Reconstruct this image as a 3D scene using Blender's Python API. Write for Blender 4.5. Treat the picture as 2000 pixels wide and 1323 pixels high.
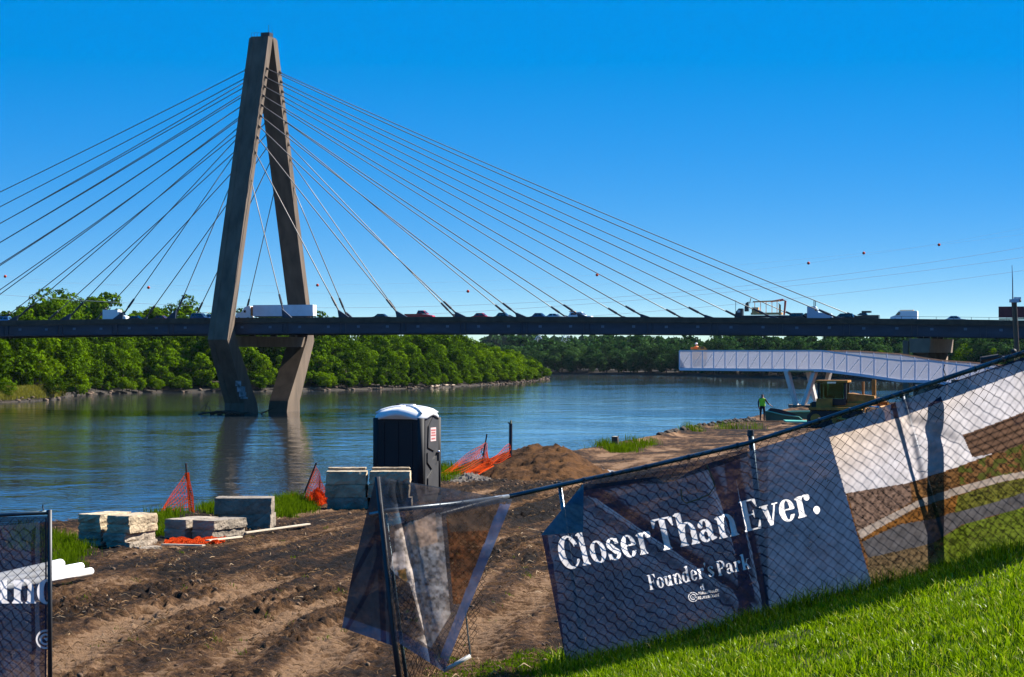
import bpy, math, random
import numpy as np
from mathutils import Vector, Matrix

# ------------------------------------------------------------------ scene, camera, sky, sun
for o in list(bpy.data.objects):
    bpy.data.objects.remove(o)
SC = bpy.context.scene
COL = SC.collection
FPX = 4500.0            # focal length in pixels of the 2000 px wide photograph
HOR = 690.0             # image row of the horizon
CZ = 15.3               # eye height above the river
cam_d = bpy.data.cameras.new('camera')
cam_d.sensor_width = 36.0
cam_d.lens = FPX / 2000.0 * 36.0
cam_d.shift_y = (HOR - 661.5) / 2000.0
cam_d.clip_start = 0.5
cam_d.clip_end = 20000.0
cam = bpy.data.objects.new('camera', cam_d)
cam.location = (0, 0, CZ)
cam.rotation_euler = (math.radians(90), 0, 0)
COL.objects.link(cam)
SC.camera = cam

SUN_EL, SUN_AZ = math.radians(42), math.radians(66)     # azimuth: from the view axis towards the right
world = bpy.data.worlds.new('World')
SC.world = world
world.use_nodes = True
wn, wl = world.node_tree.nodes, world.node_tree.links
wn.clear()
wo = wn.new('ShaderNodeOutputWorld')
bg = wn.new('ShaderNodeBackground')
sky = wn.new('ShaderNodeTexSky')
sky.sky_type = 'NISHITA'
sky.sun_disc = False
sky.sun_elevation = SUN_EL
sky.sun_rotation = SUN_AZ
sky.altitude = 0.0
sky.air_density = 1.0
sky.dust_density = 0.0
sky.ozone_density = 1.0
# the photograph's sky deepens quickly above the horizon: look the sky up at a steeper elevation
tcw = wn.new('ShaderNodeTexCoord')
mpw = wn.new('ShaderNodeMapping'); mpw.vector_type = 'POINT'
mpw.inputs['Scale'].default_value = (1, 1, 4.2); mpw.inputs['Location'].default_value = (0, 0, 0.035)
nrm = wn.new('ShaderNodeVectorMath'); nrm.operation = 'NORMALIZE'
wl.new(tcw.outputs['Generated'], mpw.inputs['Vector']); wl.new(mpw.outputs[0], nrm.inputs[0]); wl.new(nrm.outputs[0], sky.inputs['Vector'])
sp = wn.new('ShaderNodeSeparateColor'); sp.mode = 'HSV'
cb = wn.new('ShaderNodeCombineColor'); cb.mode = 'HSV'
sat = wn.new('ShaderNodeMath'); sat.operation = 'MULTIPLY'; sat.inputs[1].default_value = 1.54; sat.use_clamp = True
pw_ = wn.new('ShaderNodeMath'); pw_.operation = 'POWER'; pw_.inputs[1].default_value = 0.28
vm = wn.new('ShaderNodeMath'); vm.operation = 'MULTIPLY'; vm.inputs[1].default_value = 4.25
wl.new(sky.outputs[0], sp.inputs[0])
wl.new(sp.outputs[0], cb.inputs[0]); wl.new(sp.outputs[1], sat.inputs[0]); wl.new(sat.outputs[0], cb.inputs[1])
wl.new(sp.outputs[2], pw_.inputs[0]); wl.new(pw_.outputs[0], vm.inputs[0]); wl.new(vm.outputs[0], cb.inputs[2])
wl.new(cb.outputs[0], bg.inputs['Color'])
bg.inputs['Strength'].default_value = 0.0502
wl.new(bg.outputs[0], wo.inputs['Surface'])

sun_d = bpy.data.lights.new('sun', 'SUN')
sun_d.energy = 5.0
sun_d.angle = math.radians(0.5)
sun_d.color = (1.0, 0.93, 0.82)
sun = bpy.data.objects.new('sun', sun_d)
to_sun = Vector((math.sin(SUN_AZ) * math.cos(SUN_EL), math.cos(SUN_AZ) * math.cos(SUN_EL), math.sin(SUN_EL)))
sun.rotation_euler = to_sun.to_track_quat('Z', 'Y').to_euler()
sun.location = (60, 60, 90)
COL.objects.link(sun)

SC.view_settings.view_transform = 'Standard'
SC.view_settings.look = 'None'
SC.view_settings.gamma = 1.0
SC.view_settings.exposure = 1.4
SC.view_settings.use_curve_mapping = False
SC.cycles.max_bounces = 8
SC.cycles.transparent_max_bounces = 24
SC.cycles.caustics_reflective = False
SC.cycles.caustics_refractive = False

R = random.Random(7)
NR = np.random.RandomState(11)

# ------------------------------------------------------------------ helpers
def P(px, py, Y):
    return Vector(((px - 1000.0) / FPX * Y, Y, CZ - (py - HOR) / FPX * Y))

def GY(py):
    """distance of the dirt terrace seen at image row py"""
    return 3.0 / ((py - HOR) / FPX - 0.0095)

class MB:
    def __init__(self):
        self.v = []; self.f = []
    def add(self, vs, fs):
        b = len(self.v)
        self.v.extend([tuple(p) for p in vs])
        self.f.extend([tuple(i + b for i in q) for q in fs])
        return self
    def box(self, c, s, rz=0.0, M=None):
        cx, cy, cz = c; hx, hy, hz = s[0] / 2, s[1] / 2, s[2] / 2
        co, si = math.cos(rz), math.sin(rz)
        vs = []
        for dz in (-hz, hz):
            for dx, dy in ((-hx, -hy), (hx, -hy), (hx, hy), (-hx, hy)):
                vs.append((cx + dx * co - dy * si, cy + dx * si + dy * co, cz + dz))
        if M is not None:
            vs = [M(*p) for p in vs]
        return self.add(vs, [(0, 3, 2, 1), (4, 5, 6, 7), (0, 1, 5, 4), (1, 2, 6, 5), (2, 3, 7, 6), (3, 0, 4, 7)])
    def hexa(self, vs):
        return self.add(vs, [(0, 3, 2, 1), (4, 5, 6, 7), (0, 1, 5, 4), (1, 2, 6, 5), (2, 3, 7, 6), (3, 0, 4, 7)])
    def tube(self, pts, r, n=6, cap=True):
        pts = [Vector(p) for p in pts]
        if not isinstance(r, (list, tuple)):
            r = [r] * len(pts)
        rings = []
        for i, p in enumerate(pts):
            a = pts[max(i - 1, 0)]; b = pts[min(i + 1, len(pts) - 1)]
            d = (b - a)
            d = d.normalized() if d.length > 1e-9 else Vector((0, 0, 1))
            up = Vector((0, 0, 1)) if abs(d.z) < 0.95 else Vector((1, 0, 0))
            x = d.cross(up).normalized(); y = x.cross(d)
            rings.append([p + (x * math.cos(2 * math.pi * k / n) + y * math.sin(2 * math.pi * k / n)) * r[i] for k in range(n)])
        vs = [q for rr in rings for q in rr]
        fs = []
        for i in range(len(pts) - 1):
            for k in range(n):
                k2 = (k + 1) % n
                fs.append((i * n + k, i * n + k2, (i + 1) * n + k2, (i + 1) * n + k))
        if cap:
            fs.append(tuple(range(n - 1, -1, -1)))
            fs.append(tuple((len(pts) - 1) * n + k for k in range(n)))
        return self.add(vs, fs)
    def loft(self, rings, cap=True):
        n = len(rings[0])
        vs = [q for rr in rings for q in rr]
        fs = []
        for i in range(len(rings) - 1):
            for k in range(n):
                k2 = (k + 1) % n
                fs.append((i * n + k, i * n + k2, (i + 1) * n + k2, (i + 1) * n + k))
        if cap:
            fs.append(tuple(range(n - 1, -1, -1)))
            fs.append(tuple((len(rings) - 1) * n + k for k in range(n)))
        return self.add(vs, fs)
    def prism(self, prof, y0, y1):
        """profile in (x,z), extruded along y"""
        a = [(x, y0, z) for x, z in prof]; b = [(x, y1, z) for x, z in prof]
        return self.loft([a, b])
    def ball(self, c, r, nu=10, nv=6, sq=(1, 1, 1)):
        rings = []
        for i in range(nv + 1):
            th = math.pi * i / nv
            rr = max(math.sin(th), 0.02)
            rings.append([(c[0] + r * sq[0] * rr * math.cos(2 * math.pi * k / nu), c[1] + r * sq[1] * rr * math.sin(2 * math.pi * k / nu), c[2] - r * sq[2] * math.cos(th)) for k in range(nu)])
        return self.loft(rings)
    def build(self, name, mat, parent=None, smooth=False):
        me = bpy.data.meshes.new(name)
        me.from_pydata(self.v, [], self.f)
        me.update()
        return link(name, me, mat, parent, smooth)

def link(name, me, mat, parent=None, smooth=False):
    if mat is not None and not me.materials:
        me.materials.append(mat)
    if smooth:
        me.polygons.foreach_set('use_smooth', [True] * len(me.polygons))
    o = bpy.data.objects.new(name, me)
    COL.objects.link(o)
    if parent is not None:
        set_parent(o, parent)
    return o

def set_parent(o, p):
    """parts of things that keep world coordinates hang under an unrotated base"""
    o.parent = p
    root = p
    if p.get('_local'):
        o['_local'] = 1
        return
    if p.parent is None and p.type == 'EMPTY':
        o.matrix_parent_inverse = Matrix.Translation(-Vector(p.location))

def tag(o, label=None, cat=None, group=None, kind=None):
    if label: o['label'] = label
    if cat: o['category'] = cat
    if group: o['group'] = group
    if kind: o['kind'] = kind
    return o

def thing(name, label, cat, loc=(0, 0, 0), group=None, rz=0.0, local=False):
    o = bpy.data.objects.new(name, None)
    o.empty_display_size = 0.2
    COL.objects.link(o)
    o.location = loc
    o.rotation_euler = (0, 0, rz)
    if local: o['_local'] = 1
    return tag(o, label, cat, group)

def np_mesh(name, verts, faces, mat, parent=None, smooth=False, attrs=None):
    """verts (n,3), faces (m,k) numpy arrays with k = 3 or 4"""
    me = bpy.data.meshes.new(name)
    n, m, k = len(verts), len(faces), faces.shape[1]
    me.vertices.add(n)
    me.vertices.foreach_set('co', np.ascontiguousarray(verts, dtype=np.float32).ravel())
    me.loops.add(m * k)
    me.loops.foreach_set('vertex_index', np.ascontiguousarray(faces, dtype=np.int32).ravel())
    me.polygons.add(m)
    me.polygons.foreach_set('loop_start', np.arange(0, m * k, k, dtype=np.int32))
    me.polygons.foreach_set('loop_total', np.full(m, k, dtype=np.int32))
    me.update(calc_edges=True)
    if attrs:
        for an, (typ, data) in attrs.items():
            if typ == 'COLOR':
                at = me.color_attributes.new(an, 'FLOAT_COLOR', 'POINT')
                at.data.foreach_set('color', np.ascontiguousarray(data, dtype=np.float32).ravel())
            else:
                at = me.attributes.new(an, 'FLOAT', 'POINT')
                at.data.foreach_set('value', np.ascontiguousarray(data, dtype=np.float32).ravel())
    me.validate()
    return link(name, me, mat, parent, smooth)

def grid_faces(nr, nc):
    i = np.arange(nr - 1)[:, None] * nc + np.arange(nc - 1)[None, :]
    i = i.ravel()
    return np.stack([i, i + 1, i + nc + 1, i + nc], 1)

# value noise, vectorised
def _hash(ix, iy, seed):
    n = (ix.astype(np.int64) * 374761393 + iy.astype(np.int64) * 668265263 + seed * 144665) & 0x7fffffff
    n = ((n ^ (n >> 13)) * 1274126177) & 0x7fffffff
    n = (n ^ (n >> 16))
    return (n & 0xffff) / 65535.0

def vnoise(x, y, seed=0):
    x = np.asarray(x, float); y = np.asarray(y, float)
    ix = np.floor(x); iy = np.floor(y)
    fx = x - ix; fy = y - iy
    fx = fx * fx * fx * (fx * (fx * 6 - 15) + 10); fy = fy * fy * fy * (fy * (fy * 6 - 15) + 10)
    a = _hash(ix, iy, seed); b = _hash(ix + 1, iy, seed); c = _hash(ix, iy + 1, seed); d = _hash(ix + 1, iy + 1, seed)
    return (a * (1 - fx) + b * fx) * (1 - fy) + (c * (1 - fx) + d * fx) * fy

def fbm(x, y, seed=0, octv=4, gain=0.5):
    s = 0.0; amp = 1.0; tot = 0.0
    x = np.asarray(x, float); y = np.asarray(y, float)
    for k in range(octv):
        s = s + amp * vnoise(x * 2 ** k + 17.3 * k, y * 2 ** k - 9.1 * k, seed + k)
        tot += amp; amp *= gain
    return s / tot

def sstep(a, b, x):
    t = np.clip((x - a) / (b - a), 0, 1)
    return t * t * (3 - 2 * t)

# ------------------------------------------------------------------ materials
MATS = {}
def pmat(name, col, rough=0.6, metal=0.0, var=0.0, scale=3.0, bump=0.0, bscale=30.0, spec=0.5, stretch=None, trans=0.0, det=6.0, rand=0.0):
    if name in MATS: return MATS[name]
    m = bpy.data.materials.new(name); m.use_nodes = True
    nt = m.node_tree; N = nt.nodes; L = nt.links
    b = N['Principled BSDF']
    b.inputs['Base Color'].default_value = (*col, 1)
    b.inputs['Roughness'].default_value = rough
    b.inputs['Metallic'].default_value = metal
    b.inputs['Specular IOR Level'].default_value = spec
    if var > 0 or bump > 0:
        tc = N.new('ShaderNodeTexCoord'); src = tc.outputs['Object']
        if stretch:
            mp = N.new('ShaderNodeMapping'); mp.inputs['Scale'].default_value = stretch
            L.new(src, mp.inputs[0]); src = mp.outputs[0]
    if var > 0:
        no = N.new('ShaderNodeTexNoise'); no.inputs['Scale'].default_value = scale; no.inputs['Detail'].default_value = det
        L.new(src, no.inputs['Vector'])
        cr = N.new('ShaderNodeValToRGB')
        cr.color_ramp.elements[0].position = 0.3; cr.color_ramp.elements[1].position = 0.72
        cr.color_ramp.elements[0].color = (*[max(c * (1 - var), 0) for c in col], 1)
        cr.color_ramp.elements[1].color = (*[min(c * (1 + var), 1) for c in col], 1)
        L.new(no.outputs['Fac'], cr.inputs[0]); L.new(cr.outputs[0], b.inputs['Base Color'])
        if rand > 0:    # each copy a little lighter or darker, with its own grain
            oi = N.new('ShaderNodeObjectInfo'); mr = N.new('ShaderNodeMapRange')
            mr.inputs[3].default_value = 1 - rand; mr.inputs[4].default_value = 1 + rand * 0.6
            L.new(oi.outputs['Random'], mr.inputs[0])
            mg = N.new('ShaderNodeMix'); mg.data_type = 'RGBA'; mg.blend_type = 'MULTIPLY'; mg.inputs[0].default_value = 1.0
            L.new(cr.outputs[0], mg.inputs[6]); L.new(mr.outputs[0], mg.inputs[7]); L.new(mg.outputs[2], b.inputs['Base Color'])
            va = N.new('ShaderNodeVectorMath'); va.operation = 'ADD'; vs_ = N.new('ShaderNodeMath'); vs_.operation = 'MULTIPLY'; vs_.inputs[1].default_value = 37.0
            L.new(oi.outputs['Random'], vs_.inputs[0]); L.new(src, va.inputs[0]); L.new(vs_.outputs[0], va.inputs[1]); L.new(va.outputs[0], no.inputs['Vector'])
    if bump > 0:
        n2 = N.new('ShaderNodeTexNoise'); n2.inputs['Scale'].default_value = bscale; n2.inputs['Detail'].default_value = 5
        L.new(src, n2.inputs['Vector'])
        bp = N.new('ShaderNodeBump'); bp.inputs['Strength'].default_value = bump; bp.inputs['Distance'].default_value = 0.05
        L.new(n2.outputs['Fac'], bp.inputs['Height']); L.new(bp.outputs[0], b.inputs['Normal'])
    MATS[name] = m
    return m

def leaf_mat(name, c0, c1, trans=0.35, tcol=None, dry=None, gloss=0.0):
    if name in MATS: return MATS[name]
    m = bpy.data.materials.new(name); m.use_nodes = True
    nt = m.node_tree; N = nt.nodes; L = nt.links
    N.clear()
    out = N.new('ShaderNodeOutputMaterial')
    oi = N.new('ShaderNodeObjectInfo'); geo = N.new('ShaderNodeNewGeometry')
    mx = N.new('ShaderNodeMath'); mx.operation = 'MULTIPLY_ADD'; mx.inputs[1].default_value = 0.55 if not dry else 0.0
    ad = N.new('ShaderNodeMath'); ad.operation = 'MULTIPLY'; ad.inputs[1].default_value = 0.45 if not dry else 1.0
    L.new(geo.outputs['Random Per Island'], ad.inputs[0])
    L.new(oi.outputs['Random'], mx.inputs[0]); L.new(ad.outputs[0], mx.inputs[2])
    cr = N.new('ShaderNodeValToRGB')
    cr.color_ramp.elements[0].color = (*c0, 1); cr.color_ramp.elements[1].color = (*c1, 1)
    L.new(mx.outputs[0], cr.inputs[0])
    if dry:
        cr.color_ramp.elements[1].position = 0.9
        k = cr.color_ramp.elements.new(0.975); k.color = (*dry, 1)
    d = N.new('ShaderNodeBsdfDiffuse'); t = N.new('ShaderNodeBsdfTranslucent'); ms = N.new('ShaderNodeMixShader')
    L.new(cr.outputs[0], d.inputs[0])
    g = N.new('ShaderNodeMix'); g.data_type = 'RGBA'; g.blend_type = 'MULTIPLY'; g.inputs[0].default_value = 1.0
    tc = tcol or (1.35, 1.35, 0.6)
    g.inputs[7].default_value = (*tc, 1)
    L.new(cr.outputs[0], g.inputs[6]); L.new(g.outputs[2], t.inputs[0])
    ms.inputs[0].default_value = trans
    L.new(d.outputs[0], ms.inputs[1]); L.new(t.outputs[0], ms.inputs[2]); L.new(ms.outputs[0], out.inputs[0])
    if gloss > 0:
        gl = N.new('ShaderNodeBsdfGlossy'); gl.inputs['Roughness'].default_value = 0.32; gl.inputs[0].default_value = (.9, .95, .8, 1)
        m3 = N.new('ShaderNodeMixShader'); m3.inputs[0].default_value = gloss
        L.new(ms.outputs[0], m3.inputs[1]); L.new(gl.outputs[0], m3.inputs[2]); L.new(m3.outputs[0], out.inputs[0])
    MATS[name] = m
    return m

def fabric_mat(name, trans_lucent=0.5, see=0.25, attr=True, inked=False, col=(0.8, 0.8, 0.8), tint=(1, 1, 1)):
    if name in MATS: return MATS[name]
    m = bpy.data.materials.new(name); m.use_nodes = True
    nt = m.node_tree; N = nt.nodes; L = nt.links
    N.clear()
    out = N.new('ShaderNodeOutputMaterial')
    d = N.new('ShaderNodeBsdfPrincipled'); t = N.new('ShaderNodeBsdfTranslucent'); ms = N.new('ShaderNodeMixShader')
    d.inputs['Roughness'].default_value = 0.55; d.inputs['Specular IOR Level'].default_value = 0.25
    tr = N.new('ShaderNodeBsdfTransparent'); tr.inputs[0].default_value = (*tint, 1)
    m2 = N.new('ShaderNodeMixShader')
    tc = N.new('ShaderNodeTexCoord'); no = N.new('ShaderNodeTexNoise'); no.inputs['Scale'].default_value = 9; no.inputs['Detail'].default_value = 6
    L.new(tc.outputs['Object'], no.inputs['Vector'])
    cr = N.new('ShaderNodeMapRange'); cr.inputs[1].default_value = 0.3; cr.inputs[2].default_value = 0.7; cr.inputs[3].default_value = 0.72; cr.inputs[4].default_value = 1.12
    L.new(no.outputs['Fac'], cr.inputs[0])
    g = N.new('ShaderNodeMix'); g.data_type = 'RGBA'; g.blend_type = 'MULTIPLY'; g.inputs[0].default_value = 1.0
    if attr:
        at = N.new('ShaderNodeVertexColor'); at.layer_name = 'print'
        L.new(at.outputs[0], g.inputs[6])
    else:
        g.inputs[6].default_value = (*col, 1)
    L.new(cr.outputs[0], g.inputs[7])
    L.new(g.outputs[2], d.inputs['Base Color']); L.new(g.outputs[2], t.inputs[0])
    ms.inputs[0].default_value = trans_lucent
    L.new(d.outputs[0], ms.inputs[1]); L.new(t.outputs[0], ms.inputs[2])
    m2.inputs[0].default_value = see
    if inked:   # where letters are printed the cloth gives way to the ink layer
        ia = N.new('ShaderNodeAttribute'); ia.attribute_name = 'ink'
        gt = N.new('ShaderNodeMath'); gt.operation = 'GREATER_THAN'; gt.inputs[1].default_value = 0.5
        mxx = N.new('ShaderNodeMath'); mxx.operation = 'MAXIMUM'; mxx.inputs[1].default_value = see
        L.new(ia.outputs['Fac'], gt.inputs[0]); L.new(gt.outputs[0], mxx.inputs[0]); L.new(mxx.outputs[0], m2.inputs[0])
    L.new(ms.outputs[0], m2.inputs[1]); L.new(tr.outputs[0], m2.inputs[2]); L.new(m2.outputs[0], out.inputs[0])
    MATS[name] = m
    return m

concrete = pmat('weathered concrete', (0.108, 0.078, 0.055), 0.85, var=0.36, scale=0.45, bump=0.25, bscale=2.0, stretch=(1, 1, 0.25))
concrete_pier = pmat('pale concrete', (0.17, 0.125, 0.09), 0.85, var=0.2, scale=0.5, bump=0.2, bscale=2.0)
girder_blue = pmat('dark blue girder paint', (0.012, 0.026, 0.050), 0.5, var=0.35, scale=0.4, stretch=(0.4, 1, 1.6))
barrier_conc = pmat('stained barrier concrete', (0.07, 0.046, 0.03), 0.9, var=0.3, scale=0.6)
asphalt = pmat('asphalt', (0.05, 0.05, 0.052), 0.9, var=0.2, scale=0.5)
cable_grey = pmat('cable sheath', (0.24, 0.205, 0.165), 0.45, var=0.1, scale=0.2)
dark_steel = pmat('dark steel', (0.03, 0.032, 0.038), 0.5, 0.3)
galv = pmat('galvanised steel', (0.22, 0.25, 0.28), 0.38, 0.75, var=0.25, scale=6)
rail_paint = pmat('dull blue green rail', (0.05, 0.085, 0.11), 0.35, 0.55, var=0.35, scale=5)
wire_dark = pmat('dark coated wire', (0.010, 0.011, 0.012), 0.85, 0.0, spec=0.1)
tyre = pmat('tyre rubber', (0.02, 0.02, 0.02), 0.85)
hub_metal = pmat('wheel metal', (0.4, 0.4, 0.42), 0.35, 0.8)
glass_dark = pmat('dark glass', (0.012, 0.018, 0.025), 0.08, 0.0, spec=0.8)
white_paint = pmat('white vehicle paint', (0.78, 0.79, 0.80), 0.35)
chrome = pmat('bright metal', (0.6, 0.6, 0.6), 0.2, 0.9)
# ------------------------------------------------------------------ the near bank
EDGE = np.array([(-60, 22), (-22, 33), (-14, 39), (-10.5, 42.5), (-8.6, 45.5), (-7.0, 48.5), (-5.1, 53), (-3.9, 60), (-1.9, 72), (1.2, 84), (3.6, 94), (7.1, 112),
                 (11.1, 134), (16.7, 160), (24, 200), (30, 225), (60, 275), (140, 330), (400, 420)], float)

def edge_y(X):
    return np.interp(X, EDGE[:, 0], EDGE[:, 1]) + (fbm(X * 0.7, X * 0 + 3.1, 5, 3) - 0.5) * 1.6

def lawn_z(X, Y):
    return -1.65 + 0.29 * np.clip(X, -25, 22) - 0.074 * np.maximum(Y, -12)

TRACKS = [  # x at y, slope of two wheel ruts, width apart
    [(20, -3.4), (23, -3.9), (30, -3.35), (36, -2.4), (46, -0.4), (60, 2.2), (90, 7.5)],
    [(20, -6.5), (25, -6.2), (31, -5.3), (37, -2.9), (44, 1.2), (52, 5.0), (70, 9)],
    [(20, -1.6), (24, -1.2), (32, -0.2), (42, 2.3), (58, 5.2), (90, 10), (150, 19)],
    [(20, -0.2), (27, 0.4), (36, 1.6), (48, 3.4), (70, 6.3), (110, 12), (160, 21)],
    [(20, -4.6), (26, -4.9), (33, -4.6), (40, -3.4), (52, -1.0), (64, 1.0), (90, 5)],
]
def tracks(X, Y):
    rut = np.zeros_like(X); flat = np.zeros_like(X)
    for k, tr in enumerate(TRACKS):
        tr = np.array(tr, float)
        xc = np.interp(Y, tr[:, 0], tr[:, 1]) + (fbm(Y * 0.22, Y * 0 + k * 5, 60 + k, 2) - 0.5) * 0.9
        for side in (-0.85, 0.85):
            d = X - xc - side
            inside = np.exp(-(d / 0.30) ** 4)
            lip = np.exp(-((np.abs(d) - 0.46) / 0.14) ** 2)
            cle = np.sin(Y * 2 * np.pi / 0.33 + np.abs(d) * 5.0) * inside
            live = sstep(0.32, 0.55, fbm(X * 0.15, Y * 0.16, 70 + k, 2))
            rut = rut + live * (-0.028 * inside + 0.022 * lip + 0.022 * cle)
            flat = np.maximum(flat, inside * live)
    return rut, flat

def ground_parts(X, Y):
    lawn = lawn_z(X, Y); ter = -3.0 - 0.0095 * Y
    k = 0.12
    m = np.maximum(lawn, ter); z = m + k * np.log(np.exp((lawn - m) / k) + np.exp((ter - m) / k))
    onlawn = sstep(-0.12, 0.12, lawn - ter) * sstep(25.2, 23.6, Y + 0.25 * (X - 2) * 0)
    d = (Y - edge_y(X)) * 0.62
    return z, onlawn, d

def ground(X, Y, fine=True):
    X = np.asarray(X, float); Y = np.asarray(Y, float)
    z, onlawn, d = ground_parts(X, Y)
    # churned soil
    dirt = 1.0 - onlawn
    big = (fbm(X * 0.35, Y * 0.3, 21, 3) - 0.5) * 0.07
    rut, flat = tracks(X, Y)
    amp = 0.55 + 0.75 * sstep(0.40, 0.64, fbm(X * 0.33, Y * 0.2, 31, 3))
    amp = amp * (1 - 0.45 * flat)
    wx = X + (fbm(X * 1.5, Y * 1.5, 81, 2) - 0.5) * 0.5; wy = Y + (fbm(X * 1.5 + 9, Y * 1.5, 82, 2) - 0.5) * 0.5
    rid = 1 - np.abs(2 * fbm(wx * 2.4, wy * 1.7, 41, 3, 0.55) - 1)
    rid2 = 1 - np.abs(2 * fbm(wx * 6.5, wy * 3.6, 47, 3, 0.6) - 1)
    lump = np.clip(vnoise(wx * 7.5, wy * 5.0, 49) - 0.55, 0, 1) * np.clip(vnoise(wx * 2.1, wy * 1.4, 50) - 0.3, 0, 1)
    clod = (rid - 0.72) * 0.045 + (rid2 - 0.7) * 0.15 + lump * 0.20 + (1 - np.abs(2 * vnoise(wx * 9.0, wy * 5.0, 44) - 1) - 0.5) * 0.10 + (1 - np.abs(2 * vnoise(wx * 17.0, wy * 8.5, 45) - 1) - 0.5) * 0.055
    far = sstep(95, 48, Y) * 0.72 + 0.28
    z = z + dirt * (big * 0.8 + rut * 1.25 * far + clod * 0.64 * amp * far)
    z = z + onlawn * (fbm(X * 0.9, Y * 0.9, 77, 3) - 0.5) * 0.10
    # berm and riverbank
    berm = np.exp(-((d + 1.2) / 1.3) ** 2) * 0.16
    z = z + berm * (1 - onlawn)
    dd = np.maximum(d, 0)
    z = z - np.where(dd < 1.5, 0.35 * dd * dd / 1.5, 0.35 * 1.5 + (dd - 1.5) * 0.62)
    z = np.maximum(z, -CZ - 2.0)
    return z + CZ, onlawn, flat, amp, d, rid

def gz(X, Y):
    return float(ground(np.array([X]), np.array([Y]))[0][0])

def rows():
    ys = [6.0]
    while ys[-1] < 420:
        y = ys[-1]
        if y < 21.5: st = 0.25
        elif y < 75: st = 0.050 * (y / 24.0) ** 1.15
        else: st = 0.5 * (y / 75.0) ** 1.6
        ys.append(y + st)
    return np.array(ys)
ys = rows()
xi = np.concatenate([np.linspace(-3.5, -0.46, 14)[:-1], np.linspace(-0.46, -0.27, 30)[:-1], np.linspace(-0.27, 0.27, 560)[:-1], np.linspace(0.27, 0.46, 30)[:-1], np.linspace(0.46, 3.5, 14)])
YY = np.repeat(ys[:, None], len(xi), 1)
XX = xi[None, :] * (YY * 0.9 + 3.0)
zz, onl, flat, amp, dd, rid = ground(XX.ravel(), YY.ravel())
verts = np.stack([XX.ravel(), YY.ravel(), zz], 1)
acr = XX.ravel() - 0.0042 * (YY.ravel() - 20) ** 2 * 0.9
streak = fbm(acr * 2.6, YY.ravel() * 0.10, 93, 4, 0.6) - 0.5
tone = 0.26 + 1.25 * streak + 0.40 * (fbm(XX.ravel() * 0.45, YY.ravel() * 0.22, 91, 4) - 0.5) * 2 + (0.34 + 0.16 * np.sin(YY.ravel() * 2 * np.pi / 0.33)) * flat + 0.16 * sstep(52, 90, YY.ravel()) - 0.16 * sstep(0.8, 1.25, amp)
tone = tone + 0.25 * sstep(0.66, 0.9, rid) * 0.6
grassy = np.maximum(onl, sstep(-1.6, 0.3, dd) * sstep(0.44, 0.6, fbm(XX.ravel() * 0.5, YY.ravel() * 0.3, 55, 3)))

def soil_mat():
    m = bpy.data.materials.new('churned brown soil'); m.use_nodes = True
    nt = m.node_tree; N = nt.nodes; L = nt.links
    b = N['Principled BSDF']; b.inputs['Roughness'].default_value = 0.95; b.inputs['Specular IOR Level'].default_value = 0.15
    a = N.new('ShaderNodeAttribute'); a.attribute_name = 'tone'
    g = N.new('ShaderNodeAttribute'); g.attribute_name = 'grassy'
    tc = N.new('ShaderNodeTexCoord')
    n1 = N.new('ShaderNodeTexNoise'); n1.inputs['Scale'].default_value = 9.0; n1.inputs['Detail'].default_value = 8; n1.inputs['Roughness'].default_value = 0.7
    L.new(tc.outputs['Object'], n1.inputs['Vector'])
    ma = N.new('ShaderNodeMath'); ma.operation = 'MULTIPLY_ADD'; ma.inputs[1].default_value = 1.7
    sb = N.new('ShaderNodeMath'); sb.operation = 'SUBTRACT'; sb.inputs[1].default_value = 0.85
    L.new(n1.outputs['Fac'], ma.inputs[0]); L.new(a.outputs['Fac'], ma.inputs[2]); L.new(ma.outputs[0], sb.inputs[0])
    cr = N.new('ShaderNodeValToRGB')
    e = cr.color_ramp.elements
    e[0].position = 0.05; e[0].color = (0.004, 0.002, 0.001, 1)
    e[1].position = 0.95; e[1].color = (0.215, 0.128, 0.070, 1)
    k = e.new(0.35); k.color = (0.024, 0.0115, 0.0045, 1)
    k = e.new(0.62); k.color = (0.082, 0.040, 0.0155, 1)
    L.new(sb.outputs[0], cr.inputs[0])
    mx = N.new('ShaderNodeMix'); mx.data_type = 'RGBA'; mx.inputs[7].default_value = (0.045, 0.065, 0.012, 1)
    L.new(g.outputs['Fac'], mx.inputs[0]); L.new(cr.outputs[0], mx.inputs[6]); L.new(mx.outputs[2], b.inputs['Base Color'])
    n2 = N.new('ShaderNodeTexNoise'); n2.inputs['Scale'].default_value = 11; n2.inputs['Detail'].default_value = 8; n2.inputs['Roughness'].default_value = 0.75
    L.new(tc.outputs['Object'], n2.inputs['Vector'])
    bp = N.new('ShaderNodeBump'); bp.inputs['Strength'].default_value = 1.0; bp.inputs['Distance'].default_value = 0.09
    L.new(n2.outputs['Fac'], bp.inputs['Height']); L.new(bp.outputs[0], b.inputs['Normal'])
    MATS['soil'] = m
    return m
soil = soil_mat()
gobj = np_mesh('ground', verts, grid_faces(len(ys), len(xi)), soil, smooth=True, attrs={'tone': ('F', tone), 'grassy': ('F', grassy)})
tag(gobj, 'churned brown building site soil sloping from lawn to riverbank', None, None, 'structure')

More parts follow.
